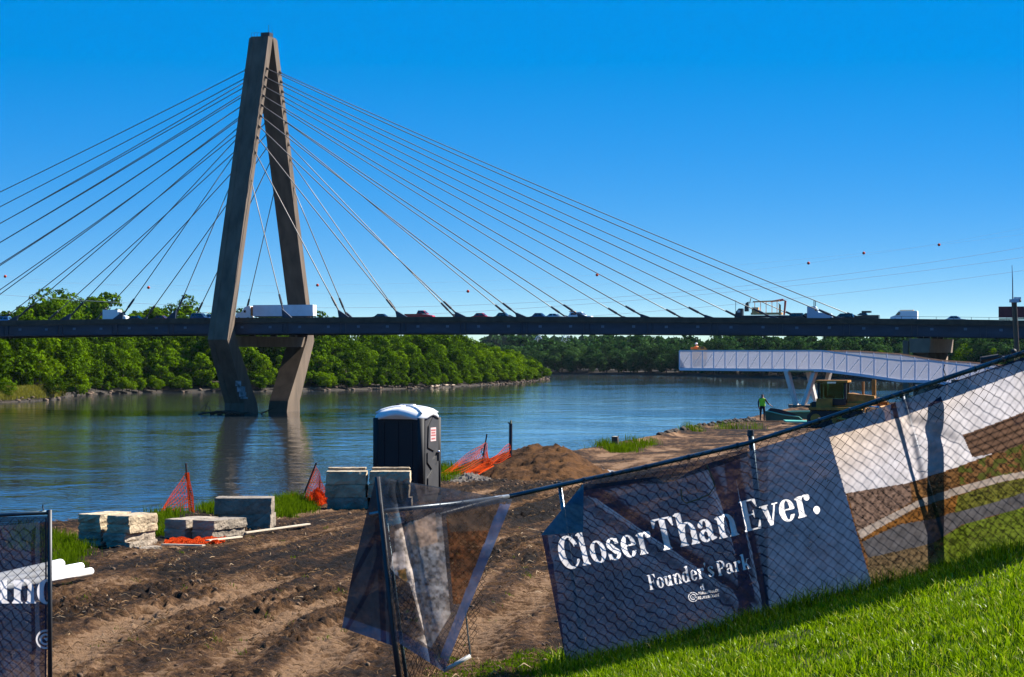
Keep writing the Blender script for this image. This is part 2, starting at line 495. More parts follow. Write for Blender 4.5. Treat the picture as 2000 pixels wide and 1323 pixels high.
# the lawn goes on behind and beside the viewer
ya = np.concatenate([-np.geomspace(1500, 8, 26), np.linspace(-6, 6.0, 9)]); xa = np.concatenate([-np.geomspace(1500, 12, 24), np.linspace(-10, 10, 9), np.geomspace(12, 1500, 24)])
YA, XA = np.meshgrid(ya, xa, indexing='ij')
za, on_a, fl_a, am_a, d_a, r_a = ground(XA.ravel(), YA.ravel())
lob = np_mesh('lawn', np.stack([XA.ravel(), YA.ravel(), za], 1), grid_faces(len(ya), len(xa)), soil, smooth=True, attrs={'tone': ('F', 0.3 * np.ones(XA.size)), 'grassy': ('F', np.ones(XA.size))})
tag(lob, 'grassy slope running on behind the viewer', None, None, 'structure')

# loose clods and pebbles on the soil
def lumps(name, pts, sizes, mat, squash=0.7, parent=None):
    base = np.array([(0, 0, 1), (.95, 0, .3), (.3, .9, .3), (-.77, .56, .3), (-.77, -.56, .3), (.3, -.9, .3), (.6, .5, -.6), (-.3, .8, -.6), (-.8, 0, -.6), (-.2, -.8, -.6), (.7, -.4, -.6)], float)
    tri = np.array([(0, 1, 2), (0, 2, 3), (0, 3, 4), (0, 4, 5), (0, 5, 1), (1, 6, 2), (2, 6, 7), (2, 7, 3), (3, 7, 8), (3, 8, 4), (4, 8, 9), (4, 9, 5), (5, 9, 10), (5, 10, 1), (1, 10, 6)])
    n = len(pts)
    ang = NR.rand(n) * 6.28
    s = np.asarray(sizes)
    sc = np.stack([s * (0.7 + 0.7 * NR.rand(n)), s * (0.7 + 0.5 * NR.rand(n)), s * squash * (0.6 + 0.7 * NR.rand(n))], 1)
    b = base[None] * (1 + 0.35 * (NR.rand(n, 11, 1) - 0.5)) * sc[:, None, :]
    c, si = np.cos(ang)[:, None], np.sin(ang)[:, None]
    x = b[:, :, 0] * c - b[:, :, 1] * si; y = b[:, :, 0] * si + b[:, :, 1] * c
    v = np.stack([x, y, b[:, :, 2]], 2) + np.asarray(pts)[:, None, :]
    f = tri[None] + (np.arange(n) * 11)[:, None, None]
    return np_mesh(name, v.reshape(-1, 3), f.reshape(-1, 3), mat, parent)

n = 9000
cy = 22 + 60 * NR.rand(n) ** 1.6; cx = (NR.rand(n) - 0.5) * 0.5 * cy
z_, on_, fl_, am_, d_, _r = ground(cx, cy)
keep = (on_ < 0.15) & (d_ < -0.3) & (NR.rand(n) < 0.25 + 0.75 * sstep(0.6, 1.2, am_)) & (fl_ < 0.5)
cx, cy, z_ = cx[keep], cy[keep], z_[keep]
sz = (0.008 + 0.028 * NR.rand(len(cx)) ** 4) * (0.8 + cy / 90)
clod_mat = pmat('soil clods', (0.11, 0.066, 0.036), 0.95, var=0.8, scale=3.0)
tag(lumps('soil_clods', np.stack([cx, cy, z_ + sz * 0.25], 1), sz, clod_mat), 'loose clods of brown soil scattered over the building site', None, None, 'stuff')

# straw, roots and splinters trodden into the soil
n = 26000
sy = 22 + 48 * NR.rand(n) ** 1.5; sx0 = (NR.rand(n) - 0.5) * 0.5 * sy
z_, on_, fl_, am_, d_, _r = ground(sx0, sy)
keep = (on_ < 0.1) & (d_ < -0.2) & (NR.rand(n) < 0.15 + 0.9 * sstep(0.42, 0.62, fbm(sx0 * 0.5, sy * 0.3, 97, 3)))
sx0, sy, z_ = sx0[keep], sy[keep], z_[keep]; n = len(sx0)
an = NR.rand(n) * 6.283; ln = (0.02 + 0.09 * NR.rand(n) ** 2.5); wd = 0.0018 + 0.0045 * NR.rand(n) ** 2
tx, ty = np.cos(an) * ln, np.sin(an) * ln; nx_, ny_ = -np.sin(an) * wd, np.cos(an) * wd
c0 = np.stack([sx0, sy, z_ + 0.006], 1); bow = np.stack([nx_ * 4 * (NR.rand(n) - .5) * 3, ny_ * 4 * (NR.rand(n) - .5) * 3, 0.012 + 0.03 * NR.rand(n)], 1)
e0 = c0 - np.stack([tx, ty, 0 * tx], 1); e1 = c0 + np.stack([tx, ty, 0.02 * (NR.rand(n) - .3)], 1); md = c0 + bow
sd = np.stack([nx_, ny_, 0 * nx_], 1); upv = np.stack([0 * nx_, 0 * nx_, wd * 1.6], 1)
V = np.stack([e0 - sd, e0 + sd, md - sd, md + sd, e1 - sd * .4, e1 + sd * .4, e0 + upv, md + upv * 1.3, e1 + upv * .5], 1).reshape(-1, 3)
kk = (np.arange(n) * 9)[:, None]
F = np.concatenate([kk + np.array([q_]) for q_ in ((0, 6, 7, 2), (2, 7, 8, 4), (6, 1, 3, 7), (7, 3, 5, 8))])
tag(np_mesh('soil_straw', V, F, leaf_mat('trodden straw', (.022, .011, .005), (.17, .105, .055), 0.05, None, (.34, .25, .16))), 'straw, roots and splinters trodden into the soil', None, None, 'stuff')

# ------------------------------------------------------------------ river
def water_mat():
    m = bpy.data.materials.new('silty river water'); m.use_nodes = True
    nt = m.node_tree; N = nt.nodes; L = nt.links
    b = N['Principled BSDF']
    b.inputs['Base Color'].default_value = (0.030, 0.034, 0.034, 1)
    b.inputs['Roughness'].default_value = 0.045
    b.inputs['IOR'].default_value = 1.40
    tc = N.new('ShaderNodeTexCoord')
    def noise(scale, det, st, rough=0.5, dist=0.0):
        mp = N.new('ShaderNodeMapping'); mp.inputs['Scale'].default_value = st
        mp.inputs['Rotation'].default_value = (0, 0, math.radians(-14))
        L.new(tc.outputs['Object'], mp.inputs[0])
        n = N.new('ShaderNodeTexNoise'); n.inputs['Scale'].default_value = scale; n.inputs['Detail'].default_value = det; n.inputs['Roughness'].default_value = rough
        n.inputs['Distortion'].default_value = dist
        L.new(mp.outputs[0], n.inputs['Vector']); return n.outputs['Fac']
    a = noise(0.07, 4, (1, 0.7, 1), 0.55, 0.6)
    c = noise(0.7, 2, (0.6, 1, 1), 0.5)
    e = noise(0.011, 3, (1.0, 0.8, 1), 0.5, 1.0)
    # calm streaks and rippled patches
    pr = N.new('ShaderNodeMapRange'); pr.inputs[1].default_value = 0.4; pr.inputs[2].default_value = 0.62; pr.inputs[3].default_value = 0.25; pr.inputs[4].default_value = 1.0
    L.new(e, pr.inputs[0])
    b1 = N.new('ShaderNodeBump'); b1.inputs['Distance'].default_value = 0.62
    b1.inputs['Strength'].default_value = 0.38
    L.new(a, b1.inputs['Height'])
    b2 = N.new('ShaderNodeBump'); b2.inputs['Distance'].default_value = 0.085
    L.new(pr.outputs[0], b2.inputs['Strength'])
    L.new(c, b2.inputs['Height']); L.new(b1.outputs[0], b2.inputs['Normal'])
    L.new(b2.outputs[0], b.inputs['Normal'])
    return m
W = MB(); W.add([(-4000, 20, 0), (4000, 20, 0), (4000, 9000, 0), (-4000, 9000, 0)], [(0, 1, 2, 3)])
river = W.build('river', water_mat()); tag(river, 'broad brown river reflecting blue sky, rippled by the current', None, None, 'structure')

# ------------------------------------------------------------------ far banks
def bank_from(name, shore, depth_prof, mat, extend):
    """shore: list of (X,Y) left to right; terrain climbs away from the water along +Y"""
    sh = np.array(shore, float)
    offs = np.array([o for o, h in depth_prof], float); hs = np.array([h for o, h in depth_prof], float)
    V = []
    for o, h in zip(offs, hs):
        xs = sh[:, 0] + o * sh[:, 2]; yv = sh[:, 1] + o * sh[:, 3]
        hh = h * sh[:, 4] + (fbm(xs * 0.03, yv * 0.03, 8, 3) - 0.5) * min(o, 40) * 0.06
        V.append(np.stack([xs, yv, np.where(o < 0.1, -1.0, hh)], 1))
    v = np.concatenate(V)
    return np_mesh(name, v, grid_faces(len(offs), len(sh)), mat, smooth=True)

def wp(px, py):
    Y = CZ * FPX / (py - HOR)
    return ((px - 1000) / FPX * Y, Y)

def resample(pts, step):
    pts = np.array(pts, float)
    seg = np.sqrt((np.diff(pts[:, :2], axis=0) ** 2).sum(1)); s = np.concatenate([[0], np.cumsum(seg)])
    t = np.arange(0, s[-1], step)
    return np.stack([np.interp(t, s, pts[:, k]) for k in range(pts.shape[1])], 1)

earth = pmat('dark bank earth', (0.016, 0.010, 0.005), 0.95, var=0.5, scale=0.08, det=8)  # even dark brown base colour, mottled by noise
L0 = [(*wp(-700, 800), ), (*wp(-250, 795),), (*wp(0, 787),), (*wp(110, 781),), (*wp(150, 772),), (*wp(300, 767),), (*wp(430, 766),), (*wp(620, 763.5),), (*wp(760, 760.5),), (*wp(880, 757),), (*wp(1000, 750),), (*wp(1056, 744),), (*wp(1064, 740),)]
hk = [1.0, 1.0, 1.0, 1.0, 1.05, 1.05, 1.0, 0.9, 0.8, 0.62, 0.40, 0.15, 0.0]
shoreL = [(x, y, -0.25, 0.97, k) for (x, y), k in zip(L0, hk)]
shoreL = resample(shoreL, 9.0)
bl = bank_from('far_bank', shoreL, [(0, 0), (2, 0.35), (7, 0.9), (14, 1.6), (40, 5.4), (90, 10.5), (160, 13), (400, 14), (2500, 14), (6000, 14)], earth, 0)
tag(bl, 'wooded earth bank across the river on the left', None, None, 'structure')
R0 = [wp(900, 730.5), wp(1040, 731.5), wp(1180, 732.5), wp(1330, 734), wp(1430, 738), wp(1500, 739), wp(1640, 742), wp(1800, 746), wp(1950, 752), wp(2150, 760), wp(2600, 775), wp(3400, 790)]
shoreR = [(x, y, 0.35, 0.94, k) for (x, y), k in zip(R0, [0.6, 0.6, 0.7, 0.8, 0.8, 0.8, 0.9, 0.95, 1.0, 1.1, 1.2, 1.2])]
shoreR = resample(shoreR, 14.0)
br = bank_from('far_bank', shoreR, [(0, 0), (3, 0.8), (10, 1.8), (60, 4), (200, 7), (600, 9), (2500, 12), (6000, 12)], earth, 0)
tag(br, 'wooded far bank round the river bend on the right', None, None, 'structure')

# ------------------------------------------------------------------ trees
def crown_mesh(name, rx, rz, h0, n_lobes, n_leaf, leaf, seed, low=False):
    """leafy crown: leaf faces on the surfaces of many lobes, crown from height h0 upward"""
    r = np.random.RandomState(seed)
    V = []; 
    cz = h0 + rz
    for i in range(n_lobes):
        th = r.rand() * 6.283; ph = math.acos(1 - 1.95 * r.rand())
        k = 0.45 + 0.5 * r.rand() ** 0.6
        c = np.array([rx * k * math.sin(ph) * math.cos(th), rx * k * math.sin(ph) * math.sin(th), cz + rz * k * math.cos(ph)])
        lr = rx * (0.26 + 0.22 * r.rand())
        d = r.normal(size=(n_leaf, 3)); d /= np.linalg.norm(d, axis=1)[:, None]
        d[:, 2] = np.where(d[:, 2] < -0.5, -d[:, 2], d[:, 2])
        pos = c + d * lr * (0.75 + 0.35 * r.rand(n_leaf, 1)) * np.array([1, 1, 0.85])
        nrm = d + 0.38 * r.normal(size=(n_leaf, 3)); nrm /= np.linalg.norm(nrm, axis=1)[:, None]
        t1 = np.cross(nrm, r.normal(size=(n_leaf, 3))); t1 /= np.linalg.norm(t1, axis=1)[:, None]
        t2 = np.cross(nrm, t1)
        s = leaf * (0.55 + 0.8 * r.rand(n_leaf, 1))
        V.append(np.stack([pos - t1 * s, pos - t2 * s * 0.62, pos + t1 * s, pos + t2 * s * 0.62], 1).reshape(-1, 3))
    v = np.concatenate(V)
    f = np.arange(len(v)).reshape(-1, 4)
    return v, f

def trunk_mb(h, r, seed):
    rr = random.Random(seed); t = MB()
    top = Vector((rr.uniform(-.5, .5), rr.uniform(-.5, .5), h))
    t.tube([(0, 0, -0.6), (0.05, 0, h * 0.3), top * 0.6, top], [r * 1.35, r, r * 0.7, r * 0.3], 7)
    for k in range(5):
        a = k * 1.3 + rr.random(); z = h * (0.4 + 0.1 * k)
        p = Vector((top.x * z / h, top.y * z / h, z))
        q = p + Vector((math.cos(a), math.sin(a), 0.9)) * h * 0.22
        t.tube([p, (p + q) / 2 + Vector((0, 0, .2)), q], [r * 0.45, r * 0.3, r * 0.12], 5)
    return t

bark = pmat('grey brown bark', (0.12, 0.09, 0.065), 0.9, var=0.3, scale=2.0)
leaf_a = leaf_mat('broadleaf green', (0.005, 0.020, 0.001), (0.088, 0.162, 0.0025), 0.15)
leaf_b = leaf_mat('bright riverside green', (0.045, 0.100, 0.002), (0.150, 0.235, 0.003), 0.24)
leaf_c = leaf_mat('haze tinted far wood green', (0.010, 0.038, 0.014), (0.062, 0.122, 0.032), 0.2)  # bluish haze of distance is mixed into these leaf colours

TREES = []
for k, (rx, rz, h0, nl, seed) in enumerate([(5.6, 8.4, 1.0, 32, 1), (6.6, 8.8, 0.6, 36, 2), (5.4, 8.6, 0.8, 34, 3), (6.4, 7.4, 0.4, 32, 4), (5.2, 6.8, 0.2, 28, 5), (7.2, 9.6, 1.2, 40, 6)]):
    v, f = crown_mesh('c', rx, rz, h0, nl, 95, 0.50, seed)
    me = bpy.data.meshes.new('crown')
    me.from_pydata(v.tolist(), [], f.tolist()); me.update(); me.materials.append(leaf_a)
    mb = me.copy(); mb.materials.clear(); mb.materials.append(leaf_b)
    tm = trunk_mb(h0 + rz * 1.1, 0.34, seed); tme = bpy.data.meshes.new('trunk'); tme.from_pydata(tm.v, [], tm.f); tme.update(); tme.materials.append(bark)
    mc = me.copy(); mc.materials.clear(); mc.materials.append(leaf_c)
    TREES.append((me, mb, tme, h0 + 2 * rz, mc))

def plant_tree(name, x, y, z, s, rz, var, bright, label, cat, group, sq=1.0):
    me, mb, tme, hh, mc_ = TREES[var]
    if name == 'bend_tree': me = mc_
    e = bpy.data.objects.new(name, None); COL.objects.link(e)
    e.location = (x, y, z); e.rotation_euler = (0, 0, rz); e.scale = (s * sq, s * sq, s)
    tag(e, label, cat, group)
    for nm, m in (('trunk', tme), ('crown', mb if bright else me)):
        o = bpy.data.objects.new(nm, m); COL.objects.link(o); o.parent = e
    return e

def bank_height(shore, prof, i, o):
    h = np.interp(o, [a for a, b in prof], [b for a, b in prof]) * shore[i, 4]
    return h
profL = [(0, 0), (2, 0.35), (7, 0.9), (14, 1.6), (40, 5.4), (90, 10.5), (160, 13), (400, 14)]
nS = len(shoreL)
count = 0
for row, (off, step, smin, smax) in enumerate([(12, 1.0, 0.60, 0.85), (22, 1.05, 0.8, 1.05), (34, 1.1, 0.85, 1.15), (50, 1.35, 0.9, 1.2), (74, 1.3, 0.95, 1.25), (105, 1.3, 1.0, 1.25)]):
    i = R.uniform(0, 1)
    while i < nS - 1:
        j = int(i)
        k = shoreL[j, 4]
        px = 1000 + FPX * shoreL[j, 0] / shoreL[j, 1]
        o = off + R.uniform(-4, 4)
        x = shoreL[j, 0] + o * shoreL[j, 2] + R.uniform(-2, 2); y = shoreL[j, 1] + o * shoreL[j, 3]
        pxt = 1000 + FPX * x / y
        i += step * R.uniform(0.8, 1.2)
        if pxt < -130 or (k < 0.34 and row > 2) or (pxt < 150 and row == 0):
            continue
        h = float(bank_height(shoreL, profL, j, o)) - 0.5
        s = R.uniform(smin, smax) * (0.80 + 0.28 * min(k, 1.3)) * (1.06 if pxt < 470 else 1.04)
        if k < 0.3: s *= 0.72
        if row >= 4 and pxt < 480: s *= 1.13
        if pxt < 160: s *= 0.92
        bright = (row <= 1 and R.random() < 0.30) or (pxt > 960 and row <= 1 and R.random() < 0.7)
        zone = ('above the grassy spit at the far left' if pxt < 130 else 'well left of the bridge tower' if pxt < 290 else 'just left of the bridge tower' if pxt < 420 else 'behind the bridge tower legs' if pxt < 610 else
                'just right of the bridge tower' if pxt < 720 else 'midway between tower and point' if pxt < 850 else 'towards the wooded point' if pxt < 960 else 'on the tip of the wooded point')
        dep = ('at the waterline', 'in the second rank', 'in the third rank', 'in the fourth rank', 'in the back ranks', 'at the very back')[row]
        lab = ('bright yellow green' if bright else ('dark green', 'dark green', 'leafy green', 'leafy green', 'tall green', 'tall green')[row]) + ' tree ' + dep + ', ' + zone
        plant_tree('riverbank_tree', x, y, h, s, R.uniform(0, 6.28), R.randrange(6), bright, lab, 'tree', 'trees of the wood across the river')
        count += 1
print('left trees', count)

# low bushes on the waterline
nb = 0
for j in range(0, nS - 2):
    px = 1000 + FPX * shoreL[j, 0] / shoreL[j, 1]
    if px < -60: continue
    for q in range(3):
        if R.random() < (0.3 if px < 150 else 0.85 if px < 860 else 0.4):
            o = R.uniform(1.5, 9.0)
            x = shoreL[j, 0] + o * shoreL[j, 2] + R.uniform(-4, 4); y = shoreL[j, 1] + o * shoreL[j, 3]
            if 150 < px < 260 and R.random() < .5: continue
            big = R.uniform(0.16, 0.42)
            plant_tree('waterside_bush', x, y, 0.3 + 0.2 * o, big, R.uniform(0, 6.28), R.choice([3, 4]), R.random() < 0.75, 'low green bush on the far waterline, ' + ('by the grassy spit' if px < 150 else 'left of the bridge tower' if px < 300 else 'close left of the tower' if px < 430 else 'behind the tower legs' if px < 600 else 'close right of the tower' if px < 720 else 'below the middle of the wood' if px < 800 else 'right of the pale shore logs' if px < 900 else 'short of the wooded point' if px < 970 else 'under the wooded point' if px < 1020 else 'at the very tip of the wooded point'), 'bush', 'bushes along the far waterline', 1.35)
            nb += 1
print('bushes', nb)
for px, py, s in ((140, 779, 0.52), (352, 766, 0.5), (640, 763, 0.45), (452, 765, 0.46)):
    x, y = wp(px, py); plant_tree('waterside_bush', x, y + 8, 0.6, s, R.random() * 6, 4, True, {140: 'large rounded bush beside the grassy spit on the left far bank', 352: 'rounded bright bush left of the bridge tower on the far bank', 640: 'bushy green shrub just right of the bridge tower on the far bank', 452: 'green bush seen right behind the near tower leg at the waterline'}[px], 'bush', None, 1.3)

# right side: the nearest trees singly, everything behind as one wood
profR = [(0, 0), (3, 0.8), (10, 1.8), (60, 4), (200, 7), (600, 9)]
nr = 0
for row, (off, step, smin, smax) in enumerate([(9, 0.55, 0.62, 0.92), (20, 0.62, 0.9, 1.25)]):
    i = 0.0
    while i < len(shoreR) - 1:
        j = int(i); o = off + R.uniform(-3, 3)
        x = shoreR[j, 0] + o * shoreR[j, 2]; y = shoreR[j, 1] + o * shoreR[j, 3]
        i += step * R.uniform(0.8, 1.2)
        px = 1000 + FPX * x / y
        if px > 2060: continue
        lab = ('tree at the water' if row == 0 else 'tree in the second rank') + ' of the far wood, ' + ('behind the wooded point' if px < 1080 else 'in open view left of the walkway' if px < 1200 else 'close left of the walkway tip' if px < 1330 else 'behind the walkway tip' if px < 1470 else 'behind the walkway supports' if px < 1620 else 'behind the walkway bend' if px < 1760 else 'right of the bridge pier')
        plant_tree('bend_tree', x, y, float(bank_height(shoreR, profR, j, o)) - 0.4, R.uniform(smin, smax), R.uniform(0, 6.28), R.randrange(6), R.random() < 0.10 and px > 1600, lab, 'tree', 'trees round the river bend')
        nr += 1
print('right trees', nr)

def mass(name, pts, mat, leaf, nl, nleaf, label):
    Vs = []; Fs = []; b = 0
    protos = [crown_mesh('m', 6.2, 7.6, 1.0, nl, nleaf, leaf, 50 + k) for k in range(5)]
    for (x, y, z, s) in pts:
        v, f = protos[R.randrange(5)]
        a = R.uniform(0, 6.28); c, si = math.cos(a), math.sin(a)
        vv = np.stack([(v[:, 0] * c - v[:, 1] * si) * s + x, (v[:, 0] * si + v[:, 1] * c) * s + y, v[:, 2] * s + z], 1)
        Vs.append(vv); Fs.append(f + b); b += len(vv)
    o = np_mesh(name, np.concatenate(Vs), np.concatenate(Fs), mat)
    return tag(o, label, None, None, 'stuff')
pts = []
for off, step in ((36, .8), (60, .9), (95, 1.0), (150, 1.3), (230, 1.8)):
    i = 0.0
    while i < len(shoreR) - 1:
        j = int(i); o = off + R.uniform(-6, 6)
        x = shoreR[j, 0] + o * shoreR[j, 2]; y = shoreR[j, 1] + o * shoreR[j, 3]
        i += step * R.uniform(0.8, 1.25)
        if 1000 + FPX * x / y > 2120: continue
        pts.append((x, y, float(bank_height(shoreR, profR, j, o)) - .5, R.uniform(1.0, 1.45) * (1.12 if off > 90 else 1)))
print('mass', len(pts))
mass('far_wood', pts, leaf_c, 1.15, 22, 24, 'dense wood filling the far bank behind the river bend')
pts = []
for k in range(90):
    px = R.uniform(950, 1330); Y = R.uniform(3000, 3500)
    top = 664 + 3.5 * math.sin(px * 0.03) + max(0, (px - 1090) * 0.02)
    X = (px - 1000) / FPX * Y
    pts.append((X, Y, CZ + (HOR - top) / FPX * Y - 27 * 1.0, 1.9))
mass('distant_ridge_wood', pts, leaf_c, 2.4, 16, 22, 'distant blue green wooded ridge beyond the river')

# ------------------------------------------------------------------ summer haze
hz = MB().box((0, 3700, 50.5), (9000, 11000, 107))
hm = bpy.data.materials.new('thin summer haze'); hm.use_nodes = True
hn = hm.node_tree.nodes; hn.clear()
ho = hn.new('ShaderNodeOutputMaterial'); hv = hn.new('ShaderNodeVolumePrincipled')
hv.inputs['Color'].default_value = (0.62, 0.80, 0.98, 1)
hv.inputs['Density'].default_value = 0.000008
hv.inputs['Anisotropy'].default_value = 0.0
hm.node_tree.links.new(hv.outputs[0], ho.inputs['Volume'])
HAZE = hz.build('haze', hm); tag(HAZE, 'thin blue summer haze over the river valley', None, None, 'stuff')
# ------------------------------------------------------------------ cable-stayed bridge
BA = math.radians(17.0)
BU = Vector((math.cos(BA), -math.sin(BA), 0)); BV = Vector((math.sin(BA), math.cos(BA), 0))
BC = Vector((-63.9, 592.0, 0.0))
def B(t, v, z):
    return BC + BU * t + BV * v + Vector((0, 0, z))
def zb(t):
    return 20.1 - 5.4e-5 * (t - 30.0) ** 2
def px_to_t(px, v):
    k = (px - 1000) / FPX
    bx, by = BC.x + BV.x * v, BC.y + BV.y * v
    return (k * by - bx) / (BU.x - k * BU.y)

bridge = thing('cable_stayed_bridge', 'concrete and blue steel cable stayed bridge spanning the river', 'bridge', tuple(BC))
HW = 2.65
def leg_ring(z, vo, vi, s, groove=0.35):
    """cross-section of one tower leg, outer face with a shallow recess; s = -1 near leg, +1 far leg"""
    g = HW * 0.42
    prof = [(-HW, vo), (-g - .25, vo), (-g, vo - groove), (g, vo - groove), (g + .25, vo), (HW, vo), (HW, vi), (-HW, vi)]
    if s < 0:
        return [B(u, -v, z) for u, v in prof]
    return [B(u, v, z) for u, v in reversed(prof)]
for s in (-1, 1):
    lower = MB().loft([leg_ring(z, vo, vi, s) for z, vo, vi in ((-3, 18.2, 8.4), (2.8, 18.2, 10.2), (18.6, 28.4, 23.0))])
    lower.build('lower_leg', concrete, bridge)
    rings = [(18.6, 28.4, 23.0), (21.6, 27.42, 24.5), (26.7, 25.74, 22.98)]
    for k in range(1, 9):
        z = 26.7 + (88.0 - 26.7) * k / 8
        vo = 25.74 - 0.33 * (z - 26.7)
        rings.append((z, vo, vo - 2.76))
    rings += [(91.5, 4.35, 1.55), (96.0, 2.95, 0.16)]
    up = MB().loft([leg_ring(z, vo, vi, s, 0.25) for z, vo, vi in rings])
    up.build('upper_leg', concrete, bridge)
cap = MB().hexa([B(-HW + .2, -2.6, 96.0), B(HW - .2, -2.6, 96.0), B(HW - .2, 2.6, 96.0), B(-HW + .2, 2.6, 96.0), B(-HW + .2, -2.6, 96.35), B(HW - .2, -2.6, 96.35), B(HW - .2, 2.6, 96.35), B(-HW + .2, 2.6, 96.35)]).build('tower_cap', concrete, bridge)
m = MB()
m.hexa([B(u, v, z) for z in (96.35, 97.5) for u, v in ((-.2, -1.2), (2.2, -1.2), (2.2, 1.2), (-.2, 1.2))])
m.build('beacon_housing', dark_steel, bridge)
m = MB().tube([B(1.9, -1.0, 97.5), B(1.9, -1.0, 99.4)], 0.07, 5); m.tube([B(2.1, 1.0, 97.5), B(2.1, 1.0, 98.5)], 0.05, 5)
m.build('antenna', dark_steel, bridge)
m = MB()
for u in (-2.3, -1.5, -0.7):
    m.tube([B(u, -2.3, 96.35), B(u, -2.3, 97.35)], 0.04, 4)
m.tube([B(-2.3, -2.3, 97.35), B(0, -2.3, 97.35)], 0.04, 4)
m.build('guard_rail', dark_steel, bridge)
m = MB().hexa([B(u, v, z) for z in (16.9, 19.55) for u, v in ((-2.1, -24.6), (2.1, -24.6), (2.1, 24.6), (-2.1, 24.6))])
m.build('cross_beam', concrete, bridge)
for v in (-20.5, -7, 7, 20.5):
    MB().hexa([B(u, v + dv, z) for z in (19.56, 20.0) for u, dv in ((-.7, -.6), (.7, -.6), (.7, .6), (-.7, .6))]).build('bearing', dark_steel, bridge)
# painted patches near the foot of the near leg
graf = pmat('pale blue spray paint', (0.26, 0.36, 0.42), 0.8, var=0.75, scale=0.8)
for k, (x0, x1, y0, y1) in enumerate([(460, 471, 744, 754), (463, 479, 755, 766), (467, 481, 766, 775), (470, 484, 776, 779)]):
    m = MB(); vs = []
    for (x, y) in ((x0, y1), (x1, y1), (x1, y0), (x0, y0)):
        # the outer face of the near leg, lower part: v runs from -18.2 (z 2.8) to -28.4 (z 18.6)
        vv = -20.0
        for it in range(6):
            Yg = (B(0, vv, 0)).y; z = CZ - (y - HOR) / FPX * Yg
            vv = -(18.2 + (28.4 - 18.2) * (z - 2.8) / 15.8)
        t = px_to_t(x, vv)
        vs.append(B(t, vv - 0.03 + (0.3 if abs(t) < 1.0 else 0.0) * 0, z))
    m.add(vs, [(0, 1, 2, 3)]); m.build('graffiti', graf, bridge)

# deck
T0, T1, DT = -190.0, 420.0, 7.65
ts = np.arange(T0, T1, DT)
def sweep(name, prof, mat, parent=bridge, t0=T0, t1=T1):
    rings = [[B(t, v, zb(t) + z) for v, z in prof] for t in np.append(np.arange(t0, t1, DT), t1)]
    return MB().loft(rings).build(name, mat, parent)
DV = 23.0
deck = sweep('deck', [(-DV, 2.66), (DV, 2.66), (DV, 2.96), (0, 3.62), (-DV, 2.96)], asphalt)
sweep('edge_lip', [(-DV - .12, 2.62), (-DV - .005, 2.62), (-DV - .005, 2.94), (-DV - .12, 2.94)], barrier_conc)
for s in (-1, 1):
    web = [(s * 22.3, 0.12), (s * 22.36, 0.12), (s * 22.36, 2.6), (s * 22.3, 2.6)]
    g = sweep('edge_girder', web if s > 0 else web[::-1], girder_blue)
    for z0, z1 in ((0.0, 0.12), (2.58, 2.655)):
        fl = [(s * 22.33 - .45, z0), (s * 22.33 + .45, z0), (s * 22.33 + .45, z1), (s * 22.33 - .45, z1)]
        sweep('flange', fl, girder_blue, g)
    bp = [(s * DV - s * 0.02, 2.965), (s * DV - s * 0.5, 2.965), (s * DV - s * 0.42, 3.3), (s * DV - s * 0.3, 3.96), (s * DV - s * 0.05, 3.96)]
    sweep('barrier', bp if s < 0 else bp[::-1], barrier_conc)
# floor beams under the slab, one every 7.65 m
fb = MB().hexa([Vector((u, v, z)) for z in (0.5, 2.6) for u, v in ((-.2, -22), (.2, -22), (.2, 22), (-.2, 22))])
fme = bpy.data.meshes.new('floor_beam'); fme.from_pydata(fb.v, [], fb.f); fme.update(); fme.materials.append(girder_blue)
ROT = Matrix(((BU.x, BV.x, 0, 0), (BU.y, BV.y, 0, 0), (0, 0, 1, 0), (0, 0, 0, 1)))
def put_on_deck(name, me, t, v, z, parent=bridge):
    o = bpy.data.objects.new(name, me); COL.objects.link(o)
    p = B(t, v, z)
    o.parent = parent
    if parent.parent is None:
        o.matrix_parent_inverse = Matrix.Translation(-Vector(parent.location))
    o.matrix_basis = Matrix.Translation(p) @ ROT
    return o
def meshof(name, mb, mat):
    me = bpy.data.meshes.new(name); me.from_pydata(mb.v, [], mb.f); me.update(); me.materials.append(mat); return me
for t in np.arange(-122.4, 250, 7.65):
    put_on_deck('floor_beam', fme, float(t), 0, zb(t))
stiff = meshof('stiffener', MB().box((0, -0.14, 1.35), (0.22, 0.24, 2.4)), girder_blue)
plate = meshof('end_plate', MB().box((0, -0.06, 1.65), (0.7, 0.1, 0.55)), pmat('lighter blue steel', (0.07, 0.13, 0.2), 0.4, 0.3))
bay = 15.35
for k in range(-10, 16):
    t = k * bay
    for dt in (-0.55, 0.75):
        put_on_deck('stiffener', stiff, t + dt - 0.2, -22.36, zb(t))
    for dt in (3.9, 11.4):
        put_on_deck('end_plate', plate, t + dt, -22.38, zb(t))

